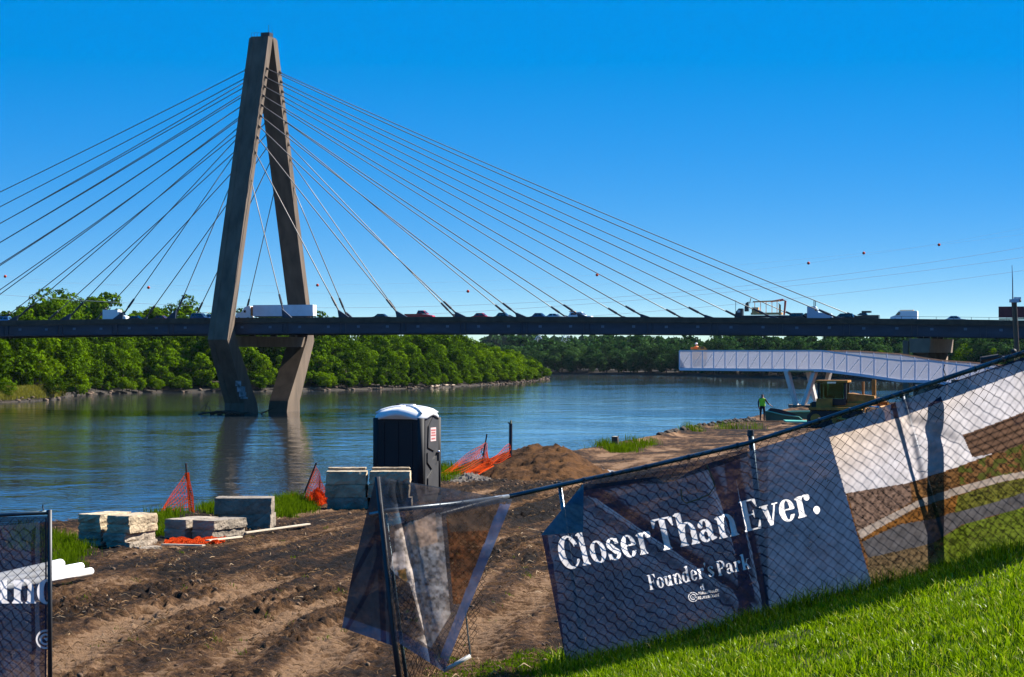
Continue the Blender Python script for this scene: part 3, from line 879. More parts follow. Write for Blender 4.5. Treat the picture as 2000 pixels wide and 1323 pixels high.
# cables
top_z = [59.3, 66.4, 70.2, 73.0, 75.7, 78.4, 80.9, 83.3, 85.7, 88.0]
def leg_mid(z):
    return 25.74 - 0.33 * (z - 26.7) - 1.38
for s in (-1, 1):
    for d in (-1, 1):
        for k in range(1, 11):
            t = d * k * bay * (1.0 if d > 0 else 0.985)
            zt = top_z[k - 1]
            a = B(d * (HW - 0.3), s * leg_mid(zt), zt)
            b = B(t, s * 21.9, zb(t) + 3.1)
            dirv = (b - a).normalized(); Lc = (b - a).length
            npt = 9 if Lc > 60 else 5
            pts_ = []
            for i in range(npt):
                q = i / (npt - 1)
                p = a.lerp(b, q); p.z -= 4 * q * (1 - q) * (Lc / 420.0) ** 2 * 6.0
                pts_.append(p)
            c = MB().tube(pts_, 0.125, 6).build('cable', cable_grey, bridge, smooth=True)
            MB().tube([b - dirv * 7.2, b - dirv * 4.6], [0.26, 0.30], 7).build('damper', dark_steel, c)
            MB().tube([b - dirv * 4.6, b - dirv * 0.5], [0.2, 0.22], 7).build('sleeve', dark_steel, c)
            # fin-shaped anchorage on the deck edge
            f0 = b - dirv * 3.0
            hx = (b - f0); hu = hx.dot(BU)
            prof = [(t + d * 1.6, 2.98), (t - hu * 0.75, 2.98), (t - hu * 1.02, (f0.z - zb(t)) + 0.22), (t - hu * 0.80, (f0.z - zb(t)) + 0.12), (t + d * 2.8, 2.98)]
            vA, vB = s * 21.9 - 0.28, s * 21.9 + 0.28
            rA = [B(tt, vA, zb(t) + zz) for tt, zz in prof]; rB = [B(tt, vB, zb(t) + zz) for tt, zz in prof]
            MB().loft([rA, rB]).build('anchor_fin', girder_blue, c)
            # ledge where the cable enters the leg
            MB().tube([a - dirv * 0.2, a + dirv * 1.0], [0.42, 0.30], 6).build('socket', concrete, c)

# right-hand pier
tp = 170.0
pcap = MB()
pcap.hexa([B(tp + u, v, z) for z, kk in ((15.4, .9), (18.6, 1.0)) for u, v in ((-2.2 * kk, -24), (2.6 * kk, -24), (2.6 * kk, 24), (-2.2 * kk, 24))])
pcap.build('pier_cap', concrete_pier, bridge)
for v in (-20, -7, 7, 20):
    MB().tube([B(tp, v, -2), B(tp, v, 15.5)], 1.7, 12).build('pier_column', concrete_pier, bridge, smooth=True)
    MB().box((0, 0, 0), (1.2, 1.2, 0.9), M=lambda x, y, z: B(tp + x, v + y, 19.0 + z)).build('bearing', dark_steel, bridge)
MB().box((0, 0, 0), (1.3, 1.3, 16.5), M=lambda x, y, z: B(tp - 3.1 + x, -22 + y, 9.9 + z)).build('drain_column', concrete_pier, bridge)
# thin hand rail posts on the barrier of the right-hand approach
post_me = meshof('rail_post', MB().box((0, 0, .25), (.1, .1, .5)), dark_steel)
for t in np.arange(166, 235, 3.9):
    put_on_deck('rail_post', post_me, float(t), -DV + .17, zb(t) + 3.96)
MB().tube([B(t, -DV + .17, zb(t) + 4.5) for t in np.arange(164, 240, 8)], 0.035, 4).build('hand_rail', dark_steel, bridge)

# ------------------------------------------------------------------ traffic on the deck
def on_road(px, lane):
    t = px_to_t(px, lane)
    return B(t, lane, zb(t) + 2.97 + 0.66 * (1 - abs(lane) / DV))
def wheels(th, xs, half, r=0.34, w=0.24):
    for x in xs:
        for s in (-1, 1):
            m = MB().tube([(x, s * half - w / 2, r), (x, s * half + w / 2, r)], r, 12)
            wl_ = m.build('wheel', tyre, th)
            MB().tube([(x, s * (half + 0.002) + s * w / 2 - 0.02, r), (x, s * half + s * w / 2 + 0.012, r)], r * 0.55, 10).build('hub', hub_metal, wl_)
def car(px, lane, length, height, paint, label, cat, heading=1, style='sedan', name='car', extra=None):
    th = thing(name, label, cat, on_road(px, lane), 'vehicles crossing the bridge', -BA + (0 if heading > 0 else math.pi), True)
    th.scale = (1.12, 1.12, 1.12)
    L = length / 2; H = height; hw = 0.9 if style != 'truck' else 1.0
    if style == 'sedan':
        body = [(-L, .3), (-L, .75), (-L * .8, .88), (L * .35, .86), (L * .9, .74), (L, .58), (L, .3)]
        cab = [(-L * .78, .87), (-L * .48, H), (L * .08, H), (L * .42, .86)]
    elif style == 'suv':
        body = [(-L, .4), (-L, .95), (-L * .9, 1.02), (L * .5, 1.0), (L * .95, .9), (L, .7), (L, .4)]
        cab = [(-L * .95, 1.0), (-L * .82, H), (L * .12, H), (L * .48, 1.0)]
    elif style == 'pickup':
        body = [(-L, .5), (-L, 1.4), (-L * .08, 1.4), (L * .45, 1.3), (L * .95, 1.02), (L, .8), (L, .45)]
        cab = [(-L * .16, 1.38), (-L * .06, H), (L * .32, H), (L * .58, 1.29)]
    else:  # van
        body = [(-L, .4), (-L, H * .93), (-L * .94, H), (L * .35, H), (L * .62, H * .62), (L * .97, H * .48), (L, .6), (L, .4)]
        cab = None
    m = MB().prism(body, -hw, hw); m.build('body', paint, th)
    if cab:
        x0, x1, x2, x3 = [c[0] for c in cab]; z0 = cab[0][1] + .004
        g = MB().loft([[(x0, -hw * .93, z0), (x3, -hw * .93, z0), (x3, hw * .93, z0), (x0, hw * .93, z0)],
                [(x1, -hw * .76, H), (x2, -hw * .76, H), (x2, hw * .76, H), (x1, hw * .76, H)]])
        g.build('cabin', paint, th)
        hh = H - z0
        def lerp_(q_, y_, s_):   # point on the side of the cabin
            return None
        for sd_ in (-1, 1):
            for f0_, f1_ in ((.10, .47), (.53, .90)):
                vs = []
                for hz_, in ((.14,), (.82,)):
                    xa = x0 + (x1 - x0) * hz_; xb = x3 + (x2 - x3) * hz_; yy = sd_ * (hw * (.93 - .17 * hz_) + .012)
                    vs += [(xa + (xb - xa) * f0_, yy, z0 + hh * hz_), (xa + (xb - xa) * f1_, yy, z0 + hh * hz_)]
                MB().add(vs, [(0, 1, 3, 2) if sd_ < 0 else (2, 3, 1, 0)]).build('window', glass_dark, th)
        for (xa, xb, sg) in ((x3, x2, .014), (x0, x1, -.014)):
            vs = [(xa + (xb - xa) * q_ + sg, y_ * hw * (.93 - .17 * q_), z0 + hh * q_) for q_ in (.14, .86) for y_ in (-.82, .82)]
            MB().add(vs, [(0, 1, 3, 2) if sg > 0 else (2, 3, 1, 0)]).build('windscreen' if sg > 0 else 'rear_window', glass_dark, th)
    else:
        MB().hexa([(x, y, z) for z, xa, xb in ((H * .62, L * .28, L * .60), (H * .9, L * .24, L * .41)) for x, y in ((xa, -hw - .012), (xb, -hw - .012), (xb, hw + .012), (xa, hw + .012))]).build('window', glass_dark, th)
    for s in (-1, 1):
        MB().box((L - .02, s * hw * .72, .68), (.08, .3, .16)).build('headlight', chrome, th)
    wheels(th, (-L * .62, L * .62), hw - .12, 0.34 if style == 'sedan' else 0.4)
    if extra: extra(th, L, H, hw)
    return th
red = pmat('red car paint', (0.42, 0.012, 0.015), 0.25, var=0.05)
maroon = pmat('dark red car paint', (0.10, 0.012, 0.014), 0.3)
navy = pmat('dark blue car paint', (0.03, 0.07, 0.16), 0.25, 0.2)
blue = pmat('blue car paint', (0.08, 0.22, 0.42), 0.25, 0.2)
black_p = pmat('black car paint', (0.014, 0.015, 0.018), 0.25)
silver = pmat('silver car paint', (0.42, 0.45, 0.48), 0.3, 0.6)
orange_eq = pmat('orange equipment', (0.62, 0.2, 0.03), 0.5)
tan_eq = pmat('tan steel equipment', (0.62, 0.34, 0.12), 0.6, var=0.3, scale=2)
yellow_eq = pmat('worn yellow machine paint', (0.34, 0.15, 0.014), 0.55, var=0.45, scale=2.5)

car(4, -11, 4.6, 1.75, blue, 'blue car on the bridge deck at the left edge of the picture', 'car', -1, 'suv')
car(268, -13, 4.6, 1.5, maroon, 'dark maroon car right behind the white box truck on the bridge', 'car', 1)
car(318, -13, 4.7, 1.45, maroon, 'low dark red car with bright headlights left of the bridge tower', 'car', 1)
def ladder(th, L, H, hw):
    m = MB()
    for y in (-.3, .3): m.box((0, y, H + .1), (L * 1.3, .07, .09))
    for i in range(6): m.box((-L * .6 + i * L * .24, 0, H + .1), (.06, .6, .06))
    m.build('roof_ladder', orange_eq, th)
car(393, -13, 4.9, 1.9, navy, 'dark blue utility vehicle with roof ladder just left of the near tower leg', 'car', 1, 'suv', extra=ladder)
car(415, -9, 4.4, 1.6, blue, 'blue car half hidden by the near tower leg', 'car', 1)
car(748, -11, 4.5, 1.45, black_p, 'dark low car between the tower and the red pickup', 'car', 1)
car(820, -11, 6.6, 2.15, red, 'bright red pickup truck on the bridge', 'pickup truck', 1, 'pickup', 'pickup_truck')
car(942, -10, 4.7, 1.55, red, 'red sedan on the bridge right of the red pickup', 'car', 1)
car(985, -13, 4.5, 1.65, black_p, 'black car beside a cable anchorage right of the red sedan', 'car', 1)
car(1056, -11, 4.6, 1.55, navy, 'dark blue car on the middle of the right bridge span', 'car', 1)
car(1085, -9, 4.6, 1.4, silver, 'low silver car right of the dark blue car on the bridge', 'car', 1)
car(1134, -13, 5.2, 1.8, white_paint, 'white car behind the cable anchorage at mid span', 'car', 1, 'suv', extra=lambda th, L, H, hw: MB().box((-L * .7, 0, H + .08), (1.2, 1.2, .14)).build('light_bar', orange_eq, th))
car(1550, -13, 4.6, 1.75, black_p, 'black car right behind the yellow drilling truck', 'car', -1, 'suv')
car(1575, -10, 4.5, 1.7, black_p, 'dark car close behind the black one near the blue truck', 'car', -1)
car(1645, -13, 5.0, 1.75, black_p, 'black utility vehicle right of the pale blue truck', 'car', -1, 'suv')
def load(th, L, H, hw):
    MB().box((-L * .1, 0, H + .22), (1.9, 1.5, .4)).build('roof_load', black_p, th)
car(1690, -10, 5.8, 1.85, black_p, 'black pickup with a roof load at the last bridge cable', 'pickup truck', -1, 'pickup', 'pickup_truck', extra=load)
def orange_rack(th, L, H, hw):
    MB().box((-L * .2, 0, H + .14), (L * 1.0, 1.2, .12)).build('roof_ladder', orange_eq, th)
car(1766, -12, 5.6, 2.35, white_paint, 'white van with orange ladder on its roof above the right pier', 'van', -1, 'van', 'van', extra=orange_rack)
car(1868, -12, 4.6, 1.45, silver, 'low silver car on the bridge right of the white van', 'car', 1)

# box truck
th = thing('box_truck', 'white box truck on the bridge left of the tower', 'truck', on_road(226, -10), 'vehicles crossing the bridge', -BA, True)
MB().box((-1.0, 0, 2.0), (4.3, 2.3, 2.5)).build('cargo_box', white_paint, th)
MB().prism([(1.2, .6), (1.2, 2.75), (1.9, 2.7), (2.5, 1.75), (3.3, 1.5), (3.4, .6)], -1.0, 1.0).build('cab', white_paint, th)
MB().hexa([(x, y, z) for z, xa, xb in ((1.75, 1.5, 2.52), (2.5, 1.5, 2.08)) for x, y in ((xa, -1.012), (xb, -1.012), (xb, 1.012), (xa, 1.012))]).build('window', glass_dark, th)
MB().box((0, 0, .62), (6.4, 1.0, .24)).build('chassis', dark_steel, th)
wheels(th, (-1.9, 2.4), .95, .45)

# articulated lorry heading left
th = thing('semi_truck', 'long white semi truck beside the bridge tower, cab to the left', 'truck', on_road(545, -15), 'vehicles crossing the bridge', -BA + math.pi, True)
tr = MB().box((-1.5, 0, 2.62), (16.0, 2.55, 2.78)).build('trailer', pmat('pale lavender trailer skin', (0.62, 0.66, 0.74), 0.4, 0.2, var=0.08, scale=.6), th)
for i in range(1, 16): MB().box((-9.5 + i, -1.29, 2.62), (.07, .03, 2.6)).build('trailer_rib', white_paint, tr)
for s in (-1, 1): MB().box((-9.53, s * .63, 2.62), (.06, 1.2, 2.66)).build('rear_door', white_paint, tr)
MB().box((-1.5, 0, 1.12), (15.8, 1.0, .2)).build('trailer_frame', dark_steel, tr)
MB().prism([(7.3, .7), (7.3, 3.75), (8.0, 3.85), (8.9, 3.4), (9.5, 2.5), (9.9, 2.2), (11.0, 2.0), (11.3, 1.2), (11.3, .7)], -1.15, 1.15).build('tractor_cab', white_paint, th)
MB().box((8.75, 0, 2.45), (.55, 2.34, .6)).build('window', glass_dark, th)
MB().box((7.05, 0, 2.5), (.35, 1.6, 2.2)).build('cab_gap', orange_eq, th)
MB().box((8.5, 0, .65), (5.0, 1.0, .3)).build('chassis', dark_steel, th)
wheels(th, (-8.6, -7.3, 6.6, 7.9, 10.4), 1.05, .5)

# drilling / boom truck
th = thing('boom_truck', 'tan and orange boom truck with folded lattice arm on the bridge', 'truck', on_road(1487, -13), 'vehicles crossing the bridge', -BA + math.pi, True)
MB().box((-.5, 0, 1.1), (12.0, 1.6, .5)).build('chassis', dark_steel, th)
MB().prism([(4.4, .9), (4.4, 3.0), (5.2, 3.0), (5.9, 2.2), (6.2, 1.2), (6.2, .9)], -1.1, 1.1).build('cab', dark_steel, th)
MB().box((5.15, 0, 2.35), (.7, 2.22, .6)).build('window', pmat('pale glass', (.3, .38, .44), .1), th)
MB().box((-1.3, 0, 1.75), (7.2, 2.2, .5)).build('platform', tan_eq, th)
MB().box((1.4, 0, 2.6), (1.5, 1.4, 1.3)).build('engine_housing', tan_eq, th)
MB().prism([(3.0, 2.3), (3.0, 4.6), (3.6, 4.3), (3.9, 3.2), (3.9, 2.3)], -.6, .6).build('operator_cab', black_p, th)
m = MB()
for y in (-.7, .7):
    m.tube([(1.9, y, 4.55), (-4.4, y, 4.75)], .16, 6)
m.build('boom', tan_eq, th)
for x in (1.7, .3, -1.0, -2.4, -3.6):
    MB().tube([(x, -.7, 2.0), (x, -.7, 4.6)], .08, 5).build('boom_support', tan_eq, th)
MB().tube([(-2.2, 0, 4.6), (-5.2, 0, 5.0), (-5.7, 0, 4.7), (-5.6, 0, 3.4), (-5.4, 0, 1.4)], [.2, .26, .28, .24, .2], 8).build('folded_arm', pmat('red brown arm', (.28, .035, .02), .5), th)
MB().tube([(-4.5, .6, 1.4), (-4.5, .6, 3.8), (-4.2, .6, 4.1)], [.28, .24, .15], 8).build('hydraulic_ram', tan_eq, th)
MB().tube([(6.3, -.9, 2.0), (6.3, -.9, 5.0)], .06, 5).build('mast', dark_steel, th)
MB().tube([(2.7, .4, 4.2), (2.4, .4, 5.4)], .1, 5).build('lamp_arm', tan_eq, th)
wheels(th, (-4.6, -3.3, 1.2, 4.9), 1.0, .52)

# pale blue tractor unit with stacks
th = thing('flatbed_truck', 'pale blue truck cab with two exhaust stacks on the bridge', 'truck', on_road(1602, -12), 'vehicles crossing the bridge', -BA, True)
pb = pmat('pale blue truck paint', (.34, .44, .55), .35)
MB().prism([(-2.9, .8), (-2.9, 3.5), (-1.0, 3.55), (-.6, 2.9), (-.2, 2.1), (2.6, 1.9), (2.9, 1.4), (2.9, .8)], -1.15, 1.15).build('cab', pb, th)
MB().box((-.85, 0, 2.75), (.42, 2.34, .6)).build('window', glass_dark, th)
for y in (-1.0, 1.0): MB().tube([(-1.3, y, 1.0), (-1.3, y, 4.9)], .1, 6).build('exhaust_stack', dark_steel, th)
MB().box((0, 0, .7), (6.0, 1.0, .3)).build('chassis', dark_steel, th)
wheels(th, (-2.0, 2.0), 1.0, .5)

# container lorry on the right
th = thing('container_truck', 'dark red container trailer at the right end of the bridge', 'truck', on_road(2005, -17), 'vehicles crossing the bridge', -BA, True)
c = MB().box((0, 0, 2.75), (12.2, 2.44, 2.5)).build('container', pmat('dark red container', (.14, .022, .025), .6, var=.2, scale=1), th)
for i in range(24): MB().box((-5.9 + i * .51, -1.24, 2.75), (.16, .05, 2.3)).build('corrugation', MATS['dark red container'], c)
MB().box((0, 0, 1.2), (12.2, 1.0, .3)).build('chassis', dark_steel, th)
MB().prism([(6.6, .7), (6.6, 3.2), (8.0, 3.3), (8.6, 2.2), (9.6, 2.0), (9.7, .7)], -1.15, 1.15).build('cab', maroon, th)
wheels(th, (-5, -3.8, 5.4, 8.8), 1.0, .5)

# ------------------------------------------------------------------ power lines over the river
def catenary(pts, n=40):
    pts = sorted(pts); xs = np.array([p[0] for p in pts], float); yv = np.array([p[1] for p in pts], float)
    c = np.polyfit(xs, yv, 3 if len(pts) > 5 else 2)
    return lambda x: float(np.polyval(c, x))
line_mat = pmat('power line', (0.42, 0.47, 0.52), 0.5, 0.2)
ball_mat = pmat('orange marker ball', (0.55, 0.06, 0.02), 0.9, spec=0.1)
for k, (pts_, balls, r, lab) in enumerate([
    ([(0, 575), (250, 593), (620, 602), (1000, 591), (1500, 555), (2000, 483)], [], .042, 'uppermost of the three bare power lines crossing behind the bridge'),
    ([(0, 640), (400, 632), (740, 618), (1300, 583), (1600, 552), (2000, 503)], [], .042, 'middle of the three bare power lines crossing behind the bridge'),
    ([(0, 648), (500, 645), (1000, 630), (1250, 611), (1500, 586), (2000, 529)], [], .042, 'lowest of the three bare power lines crossing behind the bridge'),
    ([(10, 538), (290, 566), (914, 567), (1579, 515)], [10, 290, 914, 1579], .016, 'thin power line strung with four orange balls across the sky'),
    ([(620, 557), (1166, 539), (1687, 491), (1834, 481)], [620, 1166, 1687, 1834], .016, 'thin power line strung with orange balls, the highest on the right')]):
    Yl = 680.0 + 8 * k
    fn = catenary(pts_)
    th = thing('power_line', lab, 'power line', tuple(P(1000, fn(1000), Yl)), 'power lines over the river')
    MB().tube([P(x, fn(x), Yl) for x in np.linspace(-700, 2700, 60)], r, 4).build('wire', line_mat, th)
    for x in balls:
        MB().ball(P(x, fn(x), Yl), .46, 10, 7).build('marker_ball', ball_mat, th, smooth=True)

# ------------------------------------------------------------------ far skyline bits
pale = pmat('pale painted lattice', (.55, .6, .66), .6)
for px, hw_, top, lab in ((1052, 10, 656.5, 'left one of two pale lattice coaster hills on the skyline under the deck'), (1106, 11, 653, 'taller right one of two pale lattice coaster hills on the skyline under the deck')):
    Y = 2900.0; s = Y / FPX
    th = thing('roller_coaster_hill', lab, 'roller coaster', tuple(P(px, 690, Y)))
    arc = []
    for i in range(13):
        q = -1 + 2 * i / 12
        arc.append((px + q * hw_, 672 - (672 - top) * (math.cos(q * math.pi * .5) ** 0.7)))
    MB().tube([P(x, y, Y) for x, y in arc], .42, 5).build('track', pale, th)
    for i in range(2, 11, 2):
        x, y = arc[i]
        MB().tube([P(x, y, Y), P(x, 690, Y)], .2, 4).build('support', pale, th)
        x2, y2 = arc[i + 2] if i < 10 else arc[i]
        MB().tube([P(x, y, Y), P(x2, 676, Y)], .15, 4).build('brace', pale, th)
    MB().tube([P(px - hw_, 666, Y), P(px + hw_, 666, Y)], .15, 4).build('brace', pale, th)
Y = 2900.0
th = thing('chimney_tower', 'thin dark chimney tower on the skyline left of the coaster', 'tower', tuple(P(1021, 690, Y)))
MB().tube([P(1021, 690, Y), P(1021, 657, Y)], .9, 8).build('shaft', dark_steel, th)
MB().tube([P(1021, 657, Y), P(1021, 654, Y)], .55, 8).build('tip', dark_steel, th)
th = thing('radio_mast', 'small blue building top with mast above the far wood', 'mast', tuple(P(1270, 690, 2200)))
MB().tube([P(1270, 690, 2200), P(1270, 658, 2200)], .35, 6).build('mast', dark_steel, th)
MB().box(tuple(P(1270, 667, 2200)), (4, 3, 3)).build('cabin', pmat('blue grey cabin', (.08, .12, .18), .6), th)

# ------------------------------------------------------------------ steel lookout walkway
wk_white = pmat('pale lavender steel paint', (.60, .63, .72), .45, var=.06, scale=1)
def screen_mat():
    m = bpy.data.materials.new('perforated white screen'); m.use_nodes = True
    nt = m.node_tree; N = nt.nodes; L = nt.links; N.clear()
    out = N.new('ShaderNodeOutputMaterial'); d = N.new('ShaderNodeBsdfDiffuse'); t = N.new('ShaderNodeBsdfTranslucent'); tr = N.new('ShaderNodeBsdfTransparent')
    d.inputs[0].default_value = (.38, .41, .50, 1); t.inputs[0].default_value = (.25, .27, .34, 1)
    a = N.new('ShaderNodeMixShader'); a.inputs[0].default_value = .35
    b = N.new('ShaderNodeMixShader'); b.inputs[0].default_value = .40
    L.new(d.outputs[0], a.inputs[1]); L.new(t.outputs[0], a.inputs[2]); L.new(a.outputs[0], b.inputs[1]); L.new(tr.outputs[0], b.inputs[2]); L.new(b.outputs[0], out.inputs[0])
    return m
screen = screen_mat()
stx = [1327, 1350, 1372, 1394, 1416, 1438, 1461, 1484, 1508, 1532, 1556, 1580, 1606, 1629, 1654, 1681, 1707, 1733, 1760, 1787, 1814, 1842, 1868, 1895, 1924, 1955, 1988]
def wk_top(x): return np.interp(x, [1327, 1606, 1680, 1760, 1814, 1842, 1900, 2000], [685.5, 685.5, 696, 705, 705.5, 709, 716, 727])
def wk_bot(x): return np.interp(x, [1327, 1606, 1681, 1760, 1814, 1900, 2000], [721.5, 724, 733, 744.5, 745.5, 755, 766])
def wk_Y(x): return np.interp(x, [1327, 1606, 1814, 2000], [226, 210, 203, 196])
FW = 3.4
def far_top(x): return np.interp(x, [1300, 1606, 1670, 1760, 1830, 1848, 1910, 2000], [686, 685.8, 685.8, 692, 703.5, 705, 709, 718])
wk = thing('lookout_walkway', 'long white mesh sided walkway reaching out over the riverbank', 'walkway', tuple(P(1560, 800, 212)))
def chord(name, fy, dY, w, h):
    rings = []
    for x in stx:
        p = P(x, fy(x), wk_Y(x) + dY)
        rings.append([p + Vector((0, -w / 2, -h / 2)), p + Vector((0, w / 2, -h / 2)), p + Vector((0, w / 2, h / 2)), p + Vector((0, -w / 2, h / 2))])
    MB().loft(rings).build(name, wk_white, wk)
chord('top_chord', wk_top, 0, .14, .13); chord('bottom_chord', wk_bot, 0, .2, .24)
# far side stands at the same stations, further from the viewer
def farP(x, y):
    return P(x, y, wk_Y(x) + FW)
rings = []
for x in stx:
    p = farP(x, far_top(x)); rings.append([p + Vector((0, -.07, -.06)), p + Vector((0, .07, -.06)), p + Vector((0, .07, .06)), p + Vector((0, -.07, .06))])
MB().loft(rings).build('hand_rail', pmat('rusty brown rail', (.30, .15, .07), .6), wk)
rings = []
for x in stx:
    p = farP(x, wk_bot(x) - 1.2); rings.append([p + Vector((0, -.1, -.12)), p + Vector((0, .1, -.12)), p + Vector((0, .1, .12)), p + Vector((0, -.1, .12))])
MB().loft(rings).build('bottom_chord', wk_white, wk)
for i, x in enumerate(stx):
    Yn = wk_Y(x)
    a, b = P(x, wk_bot(x), Yn - .02), P(x, wk_top(x), Yn - .02)
    MB().hexa([q + Vector((dx, dy, 0)) for q in (a, b) for dx, dy in ((-.05, -.06), (.05, -.06), (.05, .06), (-.05, .06))]).build('post', wk_white, wk)
    fa, fb_ = farP(x, wk_bot(x) - 1.2), farP(x, far_top(x))
    MB().hexa([q + Vector((dx, dy, 0)) for q in (fa, fb_) for dx, dy in ((-.04, -.05), (.04, -.05), (.04, .05), (-.04, .05))]).build('post', wk_white, wk)
    if i < len(stx) - 1:
        x2 = stx[i + 1]; Y2 = wk_Y(x2)
        q = .16
        a = P(x + (x2 - x) * .12, wk_bot(x) - 3.5, Yn - .04); b = P(x2 - (x2 - x) * .12, wk_top(x2) + 6, Y2 - .04)
        MB().tube([a, b], .032, 5).build('diagonal', white_paint, wk)
        MB().add([P(x, wk_bot(x), Yn + .03), P(x2, wk_bot(x2), Y2 + .03), P(x2, wk_top(x2), Y2 + .03), P(x, wk_top(x), Yn + .03)], [(0, 1, 2, 3)]).build('mesh_panel', screen, wk)
        MB().add([farP(x, wk_bot(x) - 1.2) + Vector((0, -.05, 0)), farP(x2, wk_bot(x2) - 1.2) + Vector((0, -.05, 0)), farP(x2, far_top(x2)) + Vector((0, -.05, 0)), farP(x, far_top(x)) + Vector((0, -.05, 0))], [(0, 1, 2, 3)]).build('mesh_panel', screen, wk)
        fl = [P(x, wk_bot(x) - 2.2, Yn + .12), P(x2, wk_bot(x2) - 2.2, Y2 + .12), farP(x2, wk_bot(x2) - 2.6) + Vector((0, -.12, 0)), farP(x, wk_bot(x) - 2.6) + Vector((0, -.12, 0))]
        MB().hexa(fl + [p + Vector((0, 0, .08)) for p in fl]).build('floor_plate', pmat('pale deck boards', (.55, .52, .5), .7, var=.2, scale=1), wk)
# end panel at the tip
MB().add([P(1327, 721, 226.05), farP(1327, 720), farP(1327, 686), P(1327, 686, 226.05)], [(0, 1, 2, 3)]).build('mesh_panel', screen, wk)
# V-shaped supports
def leg(x0, y0, Y0, x1, y1, Y1, w=.58):
    a, b = P(x0, y0, Y0), P(x1, y1, Y1)
    vs = []
    for p, ww in ((b, w * .8), (a, w)):
        for dx, dy in ((0, -1.2), (1.1, 0), (0, 1.2), (-1.1, 0)):
            vs.append(p + Vector((dx * ww / 2, dy * ww / 2, 0)))
    MB().hexa(vs).build('support_leg', pmat('pale leg paint', (.62, .57, .52), .5, var=.1, scale=1), wk)
leg(1537, 726, 212.5, 1558, 803, 212.0); leg(1591, 728, 211.2, 1566, 803, 211.6)
leg(1579, 727, 214.2, 1598, 803, 214.0, .5); leg(1620, 727, 213, 1603, 803, 213.6, .5)
bm = MB()
bm.hexa([P(1540, 726.5, 211.5), P(1617, 727.5, 210.5), P(1617, 727.5, 214), P(1540, 726.5, 214.5), P(1540, 723.5, 211.5), P(1617, 724.5, 210.5), P(1617, 724.5, 214), P(1540, 723.5, 214.5)])
bm.build('soffit_beam', pmat('plywood formwork', (.50, .33, .16), .7, var=.2, scale=2), wk)
fz = gz(P(1580, 800, 212).x, 212)
MB().box((P(1580, 800, 212).x, 212.8, fz - .06), (3.2, 3.6, .3)).build('footing', concrete_pier, wk)
# ------------------------------------------------------------------ stone blocks
lime = pmat('weathered limestone', (0.34, 0.265, 0.17), 0.9, rand=0.25, var=0.42, scale=3.5, bump=0.7, bscale=14)
lime_b = pmat('greyer limestone', (0.27, 0.22, 0.165), 0.9, rand=0.3, var=0.42, scale=3.5, bump=0.7, bscale=14)
def block_mesh(L, D, H, seed, rough=0.011):
    """split stone block: corner-worn box with broken faces; local origin at the middle of its base"""
    r = np.random.RandomState(seed)
    nx, ny, nz = max(4, int(L / .09)), max(3, int(D / .11)), 4
    vs = {}; V = []; F = []
    def vid(i, j, k):
        key = (i, j, k)
        if key not in vs:
            p = np.array([(i / nx - .5) * L, (j / ny - .5) * D, k / nz * H])
            nxt = sum((i in (0, nx), j in (0, ny), k in (0, nz)))
            c = np.array([0, 0, H / 2])
            q = p + r.normal(size=3) * rough * 0.55
            if nxt >= 2: q = q + (c - p) / np.linalg.norm(c - p) * rough * (0.6 + 1.5 * r.rand())
            if k == 0: q[2] = 0.0
            if k == nz: q[2] = H + r.normal() * rough * .18
            vs[key] = len(V); V.append(q)
        return vs[key]
    for k in (0, nz):
        for i in range(nx):
            for j in range(ny):
                q = (vid(i, j, k), vid(i + 1, j, k), vid(i + 1, j + 1, k), vid(i, j + 1, k))
                F.append(q if k else q[::-1])
    for j in (0, ny):
        for i in range(nx):
            for k in range(nz):
                q = (vid(i, j, k), vid(i + 1, j, k), vid(i + 1, j, k + 1), vid(i, j, k + 1)); F.append(q if j == 0 else q[::-1])
    for i in (0, nx):
        for j in range(ny):
            for k in range(nz):
                q = (vid(i, j, k), vid(i, j + 1, k), vid(i, j + 1, k + 1), vid(i, j, k + 1)); F.append(q if i else q[::-1])
    me = bpy.data.meshes.new('stone_block'); me.from_pydata([tuple(v) for v in V], [], F); me.update()
    return me
def block(px, py, Y, z, L, D, H, rz, seed, label, group, mat=None):
    p = P(px, py, Y)
    me = block_mesh(L, D, H, seed)
    o = link('stone_block', me, mat or lime)
    o.location = (p.x, Y, z); o.rotation_euler = (0, 0, rz)
    return tag(o, label, 'stone block', group)
def nth(k): return ('bottom', 'second lowest', 'third', 'top')[k]
# four-high stack nearest the left gate
Y0 = GY(1072); z0 = gz(P(240, 0, Y0).x, Y0) - .03
for c, (x, dy) in enumerate(((200, 0.35), (255, 0.0))):
    for k in range(4):
        block(x + R.uniform(-3, 3) + (5 if k > 1 else 0), 0, Y0 + .45 + dy, z0 + k * .152, .47, .92, .148, math.radians(-24 + R.uniform(-5, 5)), 100 + c * 10 + k,
              '%s block, %s column of the four high stone stack near the left gate' % (nth(k), ('left', 'right')[c]), 'stone blocks stacked by the river', lime if k > 1 else lime_b)
block(288, 0, Y0 - .25, z0 - .02, .42, .3, .12, math.radians(35), 131, 'broken flat stone lying at the right foot of the four high stack', 'stone blocks stacked by the river', lime_b)
# low pair
Y1 = GY(1056); z1 = gz(P(400, 0, Y1).x, Y1) - .03
for c, (x, dy) in enumerate(((373, 0.25), (427, 0.0))):
    for k in range(2):
        block(x + k * 2, 0, Y1 + .5 + dy, z1 + k * .175, .47 + .03 * k, 1.0, .17, math.radians(-30), 140 + c * 10 + k,
              '%s block in the %s column of the low pale pair of stacks' % (('lower', 'upper')[k], ('left', 'right')[c]), 'stone blocks stacked by the river', lime_b)
